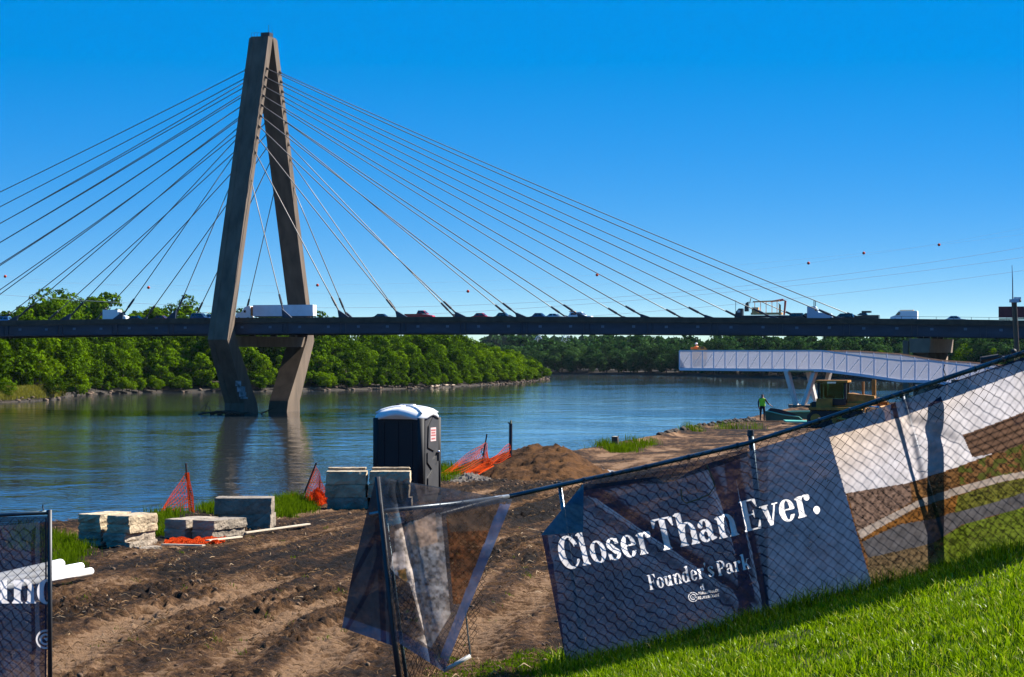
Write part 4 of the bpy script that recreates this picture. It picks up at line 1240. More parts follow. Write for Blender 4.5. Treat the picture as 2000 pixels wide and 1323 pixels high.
# long dark pair behind
Y2 = GY(1036); z2 = gz(P(480, 0, Y2).x, Y2) - .03
block(482, 0, Y2 + .4, z2, 1.06, .7, .30, math.radians(-3), 160, 'lower one of the two long stone blocks behind the low pair', 'stone blocks stacked by the river', lime_b)
block(478, 0, Y2 + .4, z2 + .302, 1.12, .72, .31, math.radians(1), 161, 'upper one of the two long stone blocks with a bright top', 'stone blocks stacked by the river', lime_b)
# big stack in front of the toilet
Y3 = GY(996); z3 = gz(P(700, 0, Y3).x, Y3) - .03
for c, x in enumerate((676, 762)):
    for k in range(3):
        block(x + (4 if k == 0 else 0) + R.uniform(-2, 2), 0, Y3 + .35, z3 + k * .292, .92, .6, .285, math.radians(R.uniform(-4, 2)), 170 + c * 10 + k,
              '%s stone block in the %s column of the stack before the portable toilet' % (('bottom', 'middle', 'top')[k], ('left', 'right')[c]), 'stone blocks stacked by the river', lime if k else lime_b)
    block(x + 2, 0, Y3 + .75, z3 + 3 * .292, .86, .32, .055, math.radians(2), 190 + c, 'thin slab lying on the %s column of the stack before the portable toilet' % ('left', 'right')[c], 'stone blocks stacked by the river', lime)

# planks on the soil
plank_mat = pmat('bleached plank', (.50, .42, .31), .85, var=.25, scale=6, stretch=(1, 8, 8))
for k, (xa, ya, xb, yb, lab) in enumerate([(478, 1050, 603, 1036, 'long bleached plank on the soil right of the long stone blocks'), (405, 1069, 470, 1058, 'splintered pale plank at the foot of the low stone pair'), (318, 1073, 398, 1078, 'thin pale plank lying below the red netting heap')]):
    Ya, Yb = GY(ya), GY(yb)
    a, b = P(xa, ya, Ya), P(xb, yb, Yb)
    a.z = gz(a.x, a.y) + .06; b.z = gz(b.x, b.y) + .06
    d = (b - a).normalized(); s = Vector((-d.y, d.x, 0)) * .04; u = Vector((0, 0, .022))
    m = MB().hexa([a - s, b - s, b + s, a + s, a - s + u, b - s + u, b + s + u, a + s + u])
    tag(m.build('plank', plank_mat), lab, 'plank', 'planks lying on the soil')

# white pipes by the left gate
pvc = pmat('white plastic pipe', (.80, .80, .80), .35, var=.05, scale=4)
for k, (xa, ya, xb, yb, r, lab) in enumerate([(-130, 1180, 118, 1110, .075, 'thick white pipe reaching out behind the left gate banner, shortest one'), (-110, 1180, 158, 1112, .058, 'middle white pipe lying by the left gate'), (-90, 1184, 177, 1118, .055, 'white pipe by the left gate reaching furthest right')]):
    Ya, Yb = GY(ya + 12), GY(yb + 16)
    a, b = P(xa, ya, Ya), P(xb, yb, Yb)
    b.z = gz(b.x, b.y) + r + .10; a.z = gz(a.x, a.y) + r + .12
    th = thing('pipe', lab, 'pipe', tuple(b), 'white pipes by the left gate')
    d = (b - a).normalized()
    MB().tube([a, b], r, 14).build('tube', pvc, th, smooth=True)
    MB().tube([b + d * .002, b + d * .012], [r * .82, r * .82], 14).build('bore_shade', pmat('pipe shadow', (.35, .35, .36), .6), th)  # grey disc on the closed end paints the shade of the hollow

# ------------------------------------------------------------------ portable toilet
Yt = 54.0; pt = P(800, 0, Yt); zt = gz(pt.x, Yt)
zt = CZ - 3.513
TR = math.radians(-20)
toilet = thing('portable_toilet', 'black portable toilet with white domed roof by the water', 'toilet', (pt.x - .08, Yt + .5, zt), None, TR, True)
char_pl = pmat('charcoal plastic', (.008, .009, .011), .75, var=.2, scale=2)
char_lt = pmat('grey plastic door', (.045, .044, .045), .5, var=.15, scale=3)
roof_pl = pmat('white translucent roof', (.62, .63, .64), .35, var=.06, scale=2)
w, d, H = 1.24, 1.16, 1.98
MB().box((0, 0, .07), (w + .04, d + .04, .14)).build('skid_base', char_pl, toilet)
ch = .0
# walls with arched tops: the wide side faces -y, the door faces +x
def wall_panel(name, ax, sgn, off, half, mat, arch, h0=.14, h1=H, inset=0.0):
    """arched panel; ax 'y' = panel in the xz plane"""
    n = 12; prof = [(-half, h0)] + [(half, h0)] + [(half - 2 * half * i / n, h1 + arch * (1 - (1 - 2 * i / n) ** 2)) for i in range(n + 1)]
    th_ = .03
    if ax == 'y':
        a = [(x, sgn * off, z) for x, z in prof]; b = [(x, sgn * (off - th_), z) for x, z in prof]
    else:
        a = [(sgn * off, x, z) for x, z in prof]; b = [(sgn * (off - th_), x, z) for x, z in prof]
    return MB().loft([a, b]).build(name, mat, toilet)
hw_, hd_ = w / 2, d / 2
wall_panel('wall', 'y', -1, hd_, hw_ - .08, char_pl, .12); wall_panel('wall', 'y', 1, hd_, hw_ - .08, char_pl, .12)
wall_panel('wall', 'x', -1, hw_, hd_ - .08, char_pl, .12)
wall_panel('door_frame', 'x', 1, hw_ - .015, hd_ - .08, char_pl, .12)
for sx in (-1, 1):
    for sy in (-1, 1):
        MB().tube([(sx * (hw_ - .06), sy * (hd_ - .06), .14), (sx * (hw_ - .06), sy * (hd_ - .06), H + .01)], .085, 10).build('corner_post', char_pl, toilet, smooth=True)
for x in (-.36, .36, 0):
    MB().box((x, -hd_ - .006, 1.05), (.045, .022, 1.7)).build('rib', char_pl, toilet)
dn = 10
dprof = [(-.42, .2), (.42, .2)] + [(.42 - .84 * i / dn, H - .06 + .10 * (1 - (1 - 2 * i / dn) ** 2)) for i in range(dn + 1)]
door = MB().loft([[(hw_ + .012, y, z) for y, z in dprof], [(hw_ - .02, y, z) for y, z in dprof]]).build('door', char_lt, toilet)
def emb(pts_, name='moulded_panel', mat=None, dx=.03):
    a = [(hw_ + .012 + dx, y, z) for y, z in pts_]; b = [(hw_ + .013, y * 1.0, z) for y, z in pts_]
    return MB().loft([a, b]).build(name, mat or char_lt, door)
emb([(-.30, 1.30), (.10, 1.30 - .10), (.30, 1.42), (.30, 1.86), (0, 2.0), (-.26, 1.80)])
emb([(-.33, .95), (-.05, .78), (.30, .98), (.30, 1.12), (.02, 1.0), (-.33, 1.18)])
emb([(-.30, .28), (.30, .28), (.30, .58), (0, .74), (-.30, .58)])
emb([(-.17, 1.44), (.17, 1.44), (.17, 1.76), (-.17, 1.76)], 'notice', pmat('white and red notice', (.62, .45, .44), .5, var=.1, scale=5), .036)
nt_ = pmat('red notice print', (.36, .10, .10), .6)
for i, z in enumerate((1.70, 1.64, 1.58, 1.50)):
    MB().box((hw_ + .0505, 0, z), (.004, .28 - .04 * (i % 2), .035)).build('notice_print', nt_, door)
MB().box((hw_ + .05, .30, 1.06), (.06, .05, .2)).build('handle', dark_steel, door)
MB().ball((hw_ + .06, .30, 1.18), .035, 8, 6).build('latch', chrome, door)
# domed roof with ridges
rr = []
for i in range(11):
    q = i / 10.0
    a = 1.0 - 0.98 * q
    hz = H + .02 + .27 * (1 - (1 - q) ** 2) ** .5 * .95
    n = 24; ring = []
    for k in range(n):
        t = 2 * math.pi * k / n
        c, s = math.cos(t), math.sin(t)
        sup = (abs(c) ** 5 + abs(s) ** 5) ** (-1 / 5)
        rx_, ry_ = (hw_ + .05) * a, (hd_ + .05) * a
        lift = .11 * (1 - q) ** 2 * (max(0, math.cos(2 * t)) ** 2 + max(0, -math.cos(2 * t)) ** 2) if i < 3 else 0
        ring.append((rx_ * sup * c, ry_ * sup * s, hz + lift * (1.0 if i < 3 else 0)))
    rr.append(ring)
roof = MB().loft([[(x, y, z - .06) for x, y, z in rr[0]]] + rr).build('roof', roof_pl, toilet, smooth=True)
for (x0, y0), (x1, y1) in (((-.05, -.05), (-.58, -.50)), ((.05, -.05), (.58, -.50)), ((.05, .05), (.58, .50)), ((-.05, .05), (-.58, .50)), ((-.02, -.06), (-.02, -.55))):
    pts_ = []
    for i in range(6):
        q = i / 5; a = max(abs(x0 + (x1 - x0) * q) / hw_, abs(y0 + (y1 - y0) * q) / hd_)
        qq = 1 - a
        pts_.append((x0 + (x1 - x0) * q, y0 + (y1 - y0) * q, H + .03 + .256 * max(1 - (1 - qq) ** 2, 0) ** .5))
    MB().tube(pts_, .028, 6).build('roof_rib', roof_pl, roof, smooth=True)
MB().box((0.02, 0, H + .30), (.34, .16, .05)).build('roof_vent', roof_pl, roof)
MB().tube([(-.38, .35, H + .1), (-.38, .35, H + .33)], .05, 8).build('vent_pipe', char_pl, roof)

# ------------------------------------------------------------------ orange safety netting
net_mat = leaf_mat('orange safety net', (.62, .05, .012), (.75, .11, .02), .4, (1, 1, 1))
stake_mat = pmat('dark stake', (.05, .028, .02), .7, .2)
def net_patch(quadf, nu, nv, w, name, parent, sag=0.0):
    """strands of net on a patch quadf(u,v)->Vector"""
    m = MB()
    def strand(p, q):
        d = (q - p)
        if d.length < 1e-4: return
        s = d.cross(Vector((0, 1, 0.1))).normalized() * w
        m.add([p - s, q - s, q + s, p + s], [(0, 1, 2, 3)])
    g = [[quadf(i / nu, j / nv) for j in range(nv + 1)] for i in range(nu + 1)]
    for i in range(nu + 1):
        for j in range(nv + 1):
            if i < nu: strand(g[i][j], g[i + 1][j])
            if j < nv: strand(g[i][j], g[i][j + 1])
    return m.build(name, net_mat, parent)
def bil(a, b, c, d, wob=.03, seed=0):
    rr_ = random.Random(seed); ph = [rr_.uniform(0, 6) for _ in range(6)]
    def f(u, v):
        p = (a * (1 - u) + b * u) * (1 - v) + (d * (1 - u) + c * u) * v
        return p + Vector((math.sin(9 * v + ph[0] + 4 * u), math.sin(7 * u + ph[1] + 5 * v), math.sin(8 * u + 6 * v + ph[2]))) * wob
    return f
def onpx(px, py, Y): return P(px, py, Y)
# (a) beside the low stone pair
Ya = 47.5
na = thing('safety_net', 'orange safety net hanging from a red stake behind the low stone pair', 'safety fence', tuple(P(372, 1018, Ya)), 'orange safety nets along the bank')
net_patch(bil(P(310, 1000, Ya + .4), P(364, 926, Ya), P(378, 1014, Ya), P(318, 1018, Ya + .3), .02, 1), 14, 10, .006, 'net', na)
MB().tube([P(374, 1022, Ya), P(363, 905, Ya)], .022, 6).build('stake', stake_mat, na)
net_patch(bil(P(362, 925, Ya - .03), P(369, 924, Ya - .03), P(382, 1012, Ya - .05), P(373, 1012, Ya - .05), .012, 2), 3, 18, .010, 'rolled_edge', na)
# (b) leaning stake left of the big stack
Yb = 53.0
nb_ = thing('safety_net', 'orange safety net crumpled below a leaning stake left of the big stone stack', 'safety fence', tuple(P(590, 990, Yb)), 'orange safety nets along the bank')
MB().tube([P(583, 992, Yb), P(618, 904, Yb)], .022, 6).build('stake', stake_mat, nb_)
net_patch(bil(P(590, 982, Yb), P(617, 908, Yb), P(636, 962, Yb - .2), P(634, 988, Yb - .4), .025, 3), 14, 12, .006, 'net', nb_)
net_patch(bil(P(598, 968, Yb - .3), P(640, 958, Yb - .6), P(640, 990, Yb - .8), P(606, 992, Yb - .6), .10, 4), 14, 10, .011, 'crumpled_heap', nb_)
net_patch(bil(P(562, 972, Yb + .5), P(590, 966, Yb + .3), P(590, 978, Yb + .2), P(560, 985, Yb + .4), .05, 5), 8, 5, .012, 'loose_end', nb_)
# (c) long net right of the toilet
Yc = 68.0
nc = thing('safety_net', 'long orange safety net sagging between toilet, stake and tall post', 'safety fence', tuple(P(940, 925, Yc)), 'orange safety nets along the bank')
MB().tube([P(938, 924, Yc), P(951, 848, Yc)], .024, 6).build('stake', stake_mat, nc)
net_patch(bil(P(858, 928, Yc - 1.5), P(947, 862, Yc), P(942, 918, Yc), P(860, 945, Yc - 2), .04, 6), 26, 9, .0075, 'net', nc)
net_patch(bil(P(949, 864, Yc), P(957, 900, Yc + .5), P(957, 908, Yc + .4), P(941, 918, Yc), .03, 7), 8, 7, .0075, 'net', nc)
net_patch(bil(P(952, 902, Yc + .5), P(996, 868, Yc + 1.5), P(996, 893, Yc + 1.4), P(955, 912, Yc + .3), .03, 8), 14, 6, .0075, 'net', nc)
net_patch(bil(P(862, 938, Yc - 2.2), P(960, 905, Yc - .1), P(962, 915, Yc - .2), P(864, 948, Yc - 2.4), .06, 9), 26, 4, .013, 'trailing_edge', nc)
tp_ = thing('steel_post', 'tall dark steel post with pale tip rising beside the dirt mound', 'post', tuple(P(997, 900, Yc + 1.6)))
MB().tube([P(997, 905, Yc + 1.6), P(997.5, 828, Yc + 1.6)], .055, 10).build('shaft', dark_steel, tp_)
MB().tube([P(997.5, 828, Yc + 1.6), P(998, 821, Yc + 1.6)], .025, 8).build('tip', pmat('brass tip', (.4, .3, .12), .5, .3), tp_)
MB().tube([P(992, 826, Yc + 1.6), P(1001, 829, Yc + 1.6)], .02, 5).build('tie', dark_steel, tp_)
# (d) red heap on the ground below the low pair, (e) strip behind the left gate
Yd = GY(1064)
nd = thing('safety_net', 'flat heap of red netting on the soil below the low stone pair', 'safety fence', tuple(P(380, 1064, Yd)), 'orange safety nets along the bank')
zg = gz(P(380, 0, Yd).x, Yd)
def heap(u, v):
    x = P(328 + 105 * u, 0, Yd).x; y = Yd + 1.1 * (v - .5)
    return Vector((x, y, gz(x, y) + .04 + .05 * math.sin(11 * u + 3 * v) * math.sin(9 * v + 5 * u)))
net_patch(heap, 26, 12, .012, 'net', nd)
Ye = 42.5
ne = thing('safety_net', 'low strip of orange netting behind the left gate post', 'safety fence', tuple(P(130, 1050, Ye)), 'orange safety nets along the bank')
net_patch(bil(P(60, 1040, Ye + .5), P(170, 1044, Ye + 1), P(168, 1058, Ye + .8), P(60, 1064, Ye + .3), .05, 12), 26, 6, .012, 'net', ne)

# short wooden stub by the far edge
st = thing('stub_post', 'short dark wooden stub post on the grassy bank edge', 'post', tuple(P(1202, 872, 93)))
MB().tube([P(1203, 878, 93), P(1201, 853, 93)], [.15, .15], 10).build('stub', pmat('dark wood', (.06, .045, .035), .8), st)
MB().tube([P(1201, 853, 93), P(1201, 852.3, 93)], [.12, .10], 10).build('cut_top', plank_mat, st)

# ------------------------------------------------------------------ dirt mound
def mound(name, px, py, rx, ry, h, label, cat, mat, seed, amp=.14):
    Y = GY(py); c = P(px, py, Y)
    n = 90
    u = np.linspace(-1.25, 1.25, n); U, V = np.meshgrid(u, u)
    X_ = c.x + U.ravel() * rx; Y_ = c.y + V.ravel() * ry
    r_ = np.sqrt((U.ravel() + .12 * np.sin(V.ravel() * 3)) ** 2 + V.ravel() ** 2)
    prof = np.clip(1 - r_, -0.3, 1) ** 1.0
    prof = np.where(r_ < 1, (1 - r_) ** .85, -(r_ - 1) * .8)
    shoulder = .45 * np.exp(-(((U.ravel() - .42) / .25) ** 2 + (V.ravel() / .4) ** 2))
    zz_ = ground(X_, Y_)[0] - .04 + h * (prof * .92 + shoulder * .35) + amp * (fbm(X_ * 1.6, Y_ * 1.6, seed, 4, .6) - .5) * 2 * np.clip(prof + .25, 0, 1) + .07 * (fbm(X_ * 6, Y_ * 6, seed + 9, 3) - .5) * 2
    return tag(np_mesh(name, np.stack([X_, Y_, zz_], 1), grid_faces(n, n), mat, smooth=True), label, cat)
mound_soil = pmat('reddish mound soil', (.058, .026, .0085), .95, var=.65, scale=2.2, bump=1.0, bscale=9, spec=.1)
mound('dirt_mound', 1046, 925, 2.2, 5.5, 1.02, 'heap of reddish brown soil between the tall post and the fence', 'dirt mound', mound_soil, 301)
mound('gravel_heap', 905, 938, .8, 2.2, .20, 'low heap of grey gravel at the foot of the orange net', 'gravel heap', pmat('grey gravel', (.075, .062, .052), .95, var=.7, scale=9, bump=1, bscale=20), 311, .08)
g = MB(); Yk = GY(925)
me = block_mesh(.95, 1.8, .16, 402, .05)
o = link('flat_boulder', me, pmat('grey boulder', (.26, .25, .25), .9, var=.3, scale=2)); c = P(1150, 0, Yk); o.location = (c.x, c.y, gz(c.x, c.y)); o.rotation_euler = (0.0, .12, .4)
tag(o, 'flat grey boulder at the right foot of the soil heap', 'boulder')

# rubble along the bank edge in front of the worker
pts_, sz = [], []
for k in range(140):
    px = R.uniform(1285, 1475); Y = float(np.interp(px, [1285, 1380, 1475], [110, 132, 152])) + R.uniform(-2.5, 1.5)
    X = (px - 1000) / FPX * Y
    pts_.append((X, Y, gz(X, Y) + .03)); sz.append(R.uniform(.06, .2))
tag(lumps('rubble', np.array(pts_), np.array(sz), pmat('brown rubble', (.032, .021, .013), .9, var=.6, scale=.8), .7), 'broken brown rubble along the bank edge left of the worker', None, None, 'stuff')

# ------------------------------------------------------------------ people
def person(name, label, joints, radii, edges, mats_fn, mats, loc, rz=0.0, scale=1.0):
    me = bpy.data.meshes.new('body'); me.from_pydata(joints, edges, []); me.update()
    o = bpy.data.objects.new('body', me); COL.objects.link(o)
    sk = o.modifiers.new('skin', 'SKIN')
    for i, r in enumerate(radii):
        me.skin_vertices[0].data[i].radius = r if isinstance(r, tuple) else (r, r)
    me.skin_vertices[0].data[0].use_root = True
    sb = o.modifiers.new('sub', 'SUBSURF'); sb.levels = 2; sb.render_levels = 2
    dg = bpy.context.evaluated_depsgraph_get(); dg.update()
    ev = o.evaluated_get(dg)
    nm = bpy.data.meshes.new_from_object(ev)
    bpy.data.objects.remove(o); 
    nm.materials.clear()
    for m_ in mats: nm.materials.append(m_)
    for p in nm.polygons:
        p.material_index = mats_fn(p.center); p.use_smooth = True
    th = thing(name, label, 'person', loc, None, rz, True)
    th.scale = (scale,) * 3
    b = bpy.data.objects.new('body', nm); COL.objects.link(b); b.parent = th
    return th, nm
skin_m = pmat('skin', (.30, .16, .10), .6); dark_cloth = pmat('dark work clothes', (.016, .016, .02), .85); boots = pmat('boots', (.03, .02, .015), .8)
hi_vis = pmat('hi-vis yellow green', (.42, .78, .02), .6); hi_org = pmat('hi-vis orange', (.85, .2, .02), .6)
hard_w = pmat('white hard hat', (.8, .8, .78), .35)
J = [(0, 0, .95), (0, 0, 1.12), (0, -.01, 1.32), (0, 0, 1.47), (0, .0, 1.55), (0, .02, 1.64), (0, .02, 1.75),          # 0-6 pelvis to head
     (-.11, 0, .90), (-.12, .02, .50), (-.13, -.02, .09), (-.14, .12, .05),                                             # 7-10 left leg
     (.11, 0, .90), (.12, .03, .50), (.12, 0, .09), (.12, .14, .05),                                                  # 11-14 right leg
     (-.20, 0, 1.43), (-.27, -.02, 1.16), (-.26, .08, .93), (-.25, .11, .84),                                         # 15-18 left arm
     (.20, 0, 1.43), (.33, .03, 1.2), (.50, .10, 1.04), (.58, .12, 1.0)]                                               # 19-22 right arm resting forward
E = [(0, 1), (1, 2), (2, 3), (3, 4), (4, 5), (5, 6), (0, 7), (7, 8), (8, 9), (9, 10), (0, 11), (11, 12), (12, 13), (13, 14), (3, 15), (15, 16), (16, 17), (17, 18), (3, 19), (19, 20), (20, 21), (21, 22)]
RAD = [(.17, .13), (.17, .125), (.19, .125), (.13, .10), .06, .10, .085, .095, .07, .05, .045, .095, .07, .05, .045, .075, .05, .04, .035, .075, .05, .04, .035]
def wmat(c):
    if c.z > 1.52: return 1
    if c.z < .1: return 2
    if (abs(c.x) > .45 and c.z > .9) or (c.x < -.2 and c.z < .89 and c.z > .7): return 1
    return 0
Yw = 150.0; pw = P(1489, 0, Yw); zw = gz(pw.x, Yw)
wk_p, wme = person('person', 'worker in yellow green safety vest standing on the bank by green troughs', J, RAD, E, wmat, [dark_cloth, skin_m, boots], (pw.x, Yw, zw), math.radians(-20))
def shell(src, keep, off, name, mat, parent):
    import bmesh
    bm = bmesh.new(); bm.from_mesh(src)
    bmesh.ops.delete(bm, geom=[f for f in bm.faces if not keep(f.calc_center_median())], context='FACES')
    bm.normal_update()
    for v in bm.verts: v.co += v.normal * off
    me_ = bpy.data.meshes.new(name); bm.to_mesh(me_); bm.free(); me_.materials.clear(); me_.materials.append(mat)
    o_ = bpy.data.objects.new(name, me_); COL.objects.link(o_); o_.parent = parent
    o_.modifiers.new('thick', 'SOLIDIFY').thickness = .01
    for p in me_.polygons: p.use_smooth = True; p.material_index = 0
    return o_
shell(wme, lambda c: .98 < c.z < 1.47 and abs(c.x) < .20, .018, 'vest', hi_vis, wk_p)
shell(wme, lambda c: c.z > 1.69, .015, 'cap', dark_cloth, wk_p)
for s in (-1, 1):
    for i in range(4):
        pass
hand = MB()
for (hx_, hy_, hz_, dx_) in ((-.25, .11, .84, 0), (.58, .12, 1.0, .03)):
    for i in range(4):
        hand.tube([(hx_ + dx_ * .5 + (i - 1.5) * .016, hy_ + .01, hz_), (hx_ + dx_ + (i - 1.5) * .018, hy_ + .04, hz_ - .05), (hx_ + dx_ + (i - 1.5) * .018, hy_ + .045, hz_ - .085 + .006 * abs(i - 1.5))], [.011, .01, .007], 6)
    hand.tube([(hx_ + .02, hy_ - .01, hz_ + .01), (hx_ + .045, hy_ + .03, hz_ - .03)], [.012, .009], 6)
hand.build('fingers', skin_m, wk_p)

# crew member with a yellow machine on the tip of the walkway
Yx = 227.6; zfl = P(1362, 719, Yx).z
px_ = P(1360, 0, Yx)
def omat(c):
    if c.z > 1.52: return 1
    return 2 if c.z > .98 and abs(c.x) < .5 else 0
tip_p, tme_ = person('person', 'crew member in orange vest and white helmet on the walkway tip', [(x, y, z) for x, y, z in J], RAD, E, omat, [dark_cloth, skin_m, hi_org], (px_.x, Yx, zfl + .64), math.radians(15))
wpf = thing('work_platform', 'small grey work platform under the orange vested crew member', 'platform', (px_.x, Yx, zfl))
MB().box((px_.x, Yx, zfl + .60), (1.1, .9, .06)).build('deck_board', plank_mat, wpf)
for dx_ in (-.48, .48):
    for dy_ in (-.38, .38):
        MB().tube([(px_.x + dx_, Yx + dy_, zfl), (px_.x + dx_, Yx + dy_, zfl + .57)], .03, 6).build('leg', galv, wpf)
shell(tme_, lambda c: .98 < c.z < 1.47 and abs(c.x) < .20, .018, 'vest', hi_org, tip_p)
MB().ball((0, .02, 1.74), .15, 12, 8, (1, 1.15, .75)).build('helmet', hard_w, tip_p, smooth=True)
mc = thing('yellow_compactor', 'small orange yellow machine standing on the walkway tip', 'machine', tuple(P(1364, 719, Yx - .9)))
q = P(1366, 684, Yx - .9)
MB().box((q.x, q.y, q.z - .4), (1.5, .8, 1.0)).build('body', yellow_eq, mc)
MB().hexa([(q.x + dx, q.y + dy, q.z + dz) for dz, sc in ((.1, 1.0), (.32, .7)) for dx, dy in ((-.2 * sc, -.35), (.7 * sc, -.35), (.7 * sc, .35), (-.2 * sc, .35))]).build('hood', yellow_eq, mc)
MB().box((q.x - .62, q.y, q.z + .16), (.45, .5, .22)).build('tool_tray', hi_org, mc)
MB().box((q.x + .25, q.y - .36, q.z + .20), (.3, .06, .14)).build('control_panel', dark_steel, mc)
MB().box((q.x, q.y, q.z - 1.2), (1.3, .7, .62)).build('base', dark_steel, mc)

# ------------------------------------------------------------------ green troughs
green = pmat('dark green steel', (.012, .10, .06), .35, var=.3, scale=1.2)
green_l = pmat('mint green rim', (.10, .36, .25), .4)
def zline(px, py, Y): return P(px, py, Y)
Yg = 148.0
tg = thing('green_trough', 'dark green trough with raised black end under the worker\'s hand', 'trough', tuple(P(1525, 823, Yg)))
prof = [(1495, 822), (1494, 803), (1510, 806), (1530, 811), (1560, 815), (1566, 819), (1563, 822)]
MB().loft([[P(x, y, Yg - .6) for x, y in prof], [P(x, y, Yg + .7) for x, y in prof]]).build('hull', green, tg)
cov = [(1498, 803), (1505, 797), (1520, 799), (1545, 806), (1562, 813), (1540, 811), (1510, 806)]
MB().loft([[P(x, y, Yg - .62) for x, y in cov], [P(x, y, Yg + .72) for x, y in cov]]).build('cover', pmat('black sheet', (.012, .013, .014), .5), tg)
MB().tube([P(1497, 803, Yg - .62), P(1530, 810.5, Yg - .62), P(1560, 814.5, Yg - .62), P(1566, 819, Yg - .62), P(1566, 822, Yg - .62)], .05, 6).build('rim', green_l, tg)
Yh = 156.0
tg2 = thing('green_trough', 'long pale edged green trough behind, reaching to the bulldozer', 'trough', tuple(P(1570, 818, Yh)))
prof = [(1535, 819), (1532, 806), (1560, 804), (1608, 804), (1608, 818)]
MB().loft([[P(x, y, Yh - .6) for x, y in prof], [P(x, y, Yh + .6) for x, y in prof]]).build('hull', green, tg2)
MB().tube([P(1532, 805, Yh - .62), P(1560, 804, Yh - .62), P(1608, 804, Yh - .62)], .07, 6).build('rim', green_l, tg2)
tg3 = thing('green_sheet', 'flat mint green sheet on the ground before the troughs', 'sheet', tuple(P(1560, 823, 141)))
sx = [P(1530, 824, 143), P(1578, 819, 141), P(1583, 823, 139), P(1535, 828, 140)]
for p_ in sx: p_.z = gz(p_.x, p_.y) + .12
MB().hexa(sx + [p_ + Vector((0, 0, .09)) for p_ in sx]).build('sheet', green_l, tg3)
tg4 = thing('orange_beam', 'orange beam on the ground right of the mint green sheet', 'beam', tuple(P(1590, 822, 138)))
a, b = P(1578, 0, 139), P(1606, 0, 138); a.z = gz(a.x, a.y) + .15; b.z = gz(b.x, b.y) + .3
MB().tube([a, b], .11, 6).build('beam', orange_eq, tg4)

# ------------------------------------------------------------------ bulldozer (seen from behind the fence)
Yq = 131.0
pd = P(1640, 0, Yq); zd = gz(pd.x, Yq)
dz = thing('bulldozer', 'worn yellow bulldozer with black cab behind the fence', 'bulldozer', (pd.x, Yq, zd), None, math.radians(-15), True)
def cab_glass():
    m = bpy.data.materials.new('green tinted cab glass'); m.use_nodes = True
    nt = m.node_tree; N = nt.nodes; L = nt.links; N.clear()
    out = N.new('ShaderNodeOutputMaterial'); g = N.new('ShaderNodeBsdfGlossy'); g.inputs['Roughness'].default_value = .05
    t = N.new('ShaderNodeBsdfTransparent'); t.inputs[0].default_value = (.35, .55, .45, 1); x = N.new('ShaderNodeMixShader'); x.inputs[0].default_value = .10
    L.new(t.outputs[0], x.inputs[1]); L.new(g.outputs[0], x.inputs[2]); L.new(x.outputs[0], out.inputs[0]); return m
cab_gl = cab_glass()
blk = pmat('black machine parts', (.015, .014, .013), .6)
for s in (-1, 1):
    m = MB(); n = 22
    prof = [(-1.7, .25), (-1.5, .05), (1.5, .05), (1.75, .3), (1.7, .7), (1.4, .95), (-1.4, .95), (-1.7, .7)]
    m.prism(prof, s * .95 - .25, s * .95 + .25); tr_ = m.build('track', blk, dz)
    for i in range(12):
        MB().box((-1.45 + i * .265, s * .95, 1.0), (.06, .52, .09)).build('track_shoe', blk, tr_)
    for x in (-1.2, 0, 1.2):
        MB().tube([(x, s * 1.21, .5), (x, s * 1.25, .5)], .3, 12).build('roller', yellow_eq, tr_)
MB().box((-.1, 0, 1.05), (3.0, 1.3, .7)).build('hull', yellow_eq, dz)
MB().prism([(.5, 1.3), (.5, 1.95), (2.0, 1.8), (2.1, 1.3)], -.5, .5).build('engine_hood', yellow_eq, dz)
MB().tube([(1.3, .25, 1.85), (1.3, .25, 2.6)], .07, 8).build('exhaust', pmat('rusty exhaust', (.3, .13, .03), .7), dz)
MB().box((1.9, .3, 2.2), (.22, .22, 1.0)).build('lift_mast', yellow_eq, dz)
cabm = MB()
for x in (-1.1, .4):
    for y in (-.72, .72):
        cabm.box((x, y, 1.95), (.12, .12, 1.3))
cabm.build('cab_frame', blk, dz)
MB().box((-.35, 0, 2.62), (1.8, 1.7, .12)).build('cab_roof', yellow_eq, dz)
MB().box((-.35, 0, 1.45), (1.5, 1.46, .35)).build('cab_floor', blk, dz)
for (c_, s_) in (((-.35, -.73, 2.1), (1.3, .02, .9)), ((-.35, .73, 2.1), (1.3, .02, .9)), ((-1.12, 0, 2.1), (.02, 1.3, .9)), ((.42, 0, 2.1), (.02, 1.3, .9))):
    MB().box(c_, s_).build('window', cab_gl, dz)
MB().box((-1.25, 0, 1.0), (.5, 1.5, .9)).build('rear_tank', blk, dz)
MB().box((-.55, 0, 1.72), (.5, .5, .12)).build('seat', blk, dz); MB().box((-.78, 0, 2.05), (.1, .48, .6)).build('seat_back', blk, dz)
MB().tube([(.2, -.2, 1.6), (.12, -.2, 2.0)], .025, 6).build('control_lever', blk, dz)
for s_ in (-1, 1):
    MB().prism([(-1.6, 1.0), (-1.6, 1.16), (1.2, 1.16), (1.45, 1.02), (1.2, 1.0)], s_ * .95 - .3, s_ * .95 + .3).build('fender', yellow_eq, dz)
    MB().tube([(.9, s_ * .56, 1.3), (2.3, s_ * .75, 1.15)], [.06, .045], 6).build('lift_cylinder', chrome, dz)
for i in range(5): MB().box((2.115, -.36 + i * .18, 1.55), (.03, .1, .38)).build('grille_slat', blk, dz)
MB().box((-.35, -.88, 2.55), (.5, .06, .1)).build('work_light', chrome, dz)
MB().box((-.75, -.98, 1.3), (.9, .12, .7)).build('side_panel', yellow_eq, dz)
bl_ = MB().prism([(2.5, .1), (2.75, .3), (2.7, .9), (2.45, 1.25), (2.38, .9), (2.4, .3)], -1.7, 1.7).build('blade', yellow_eq, dz)
for s in (-1, 1):
    MB().tube([(0, s * 1.3, .5), (2.45, s * 1.3, .35)], .09, 6).build('push_arm', yellow_eq, dz)
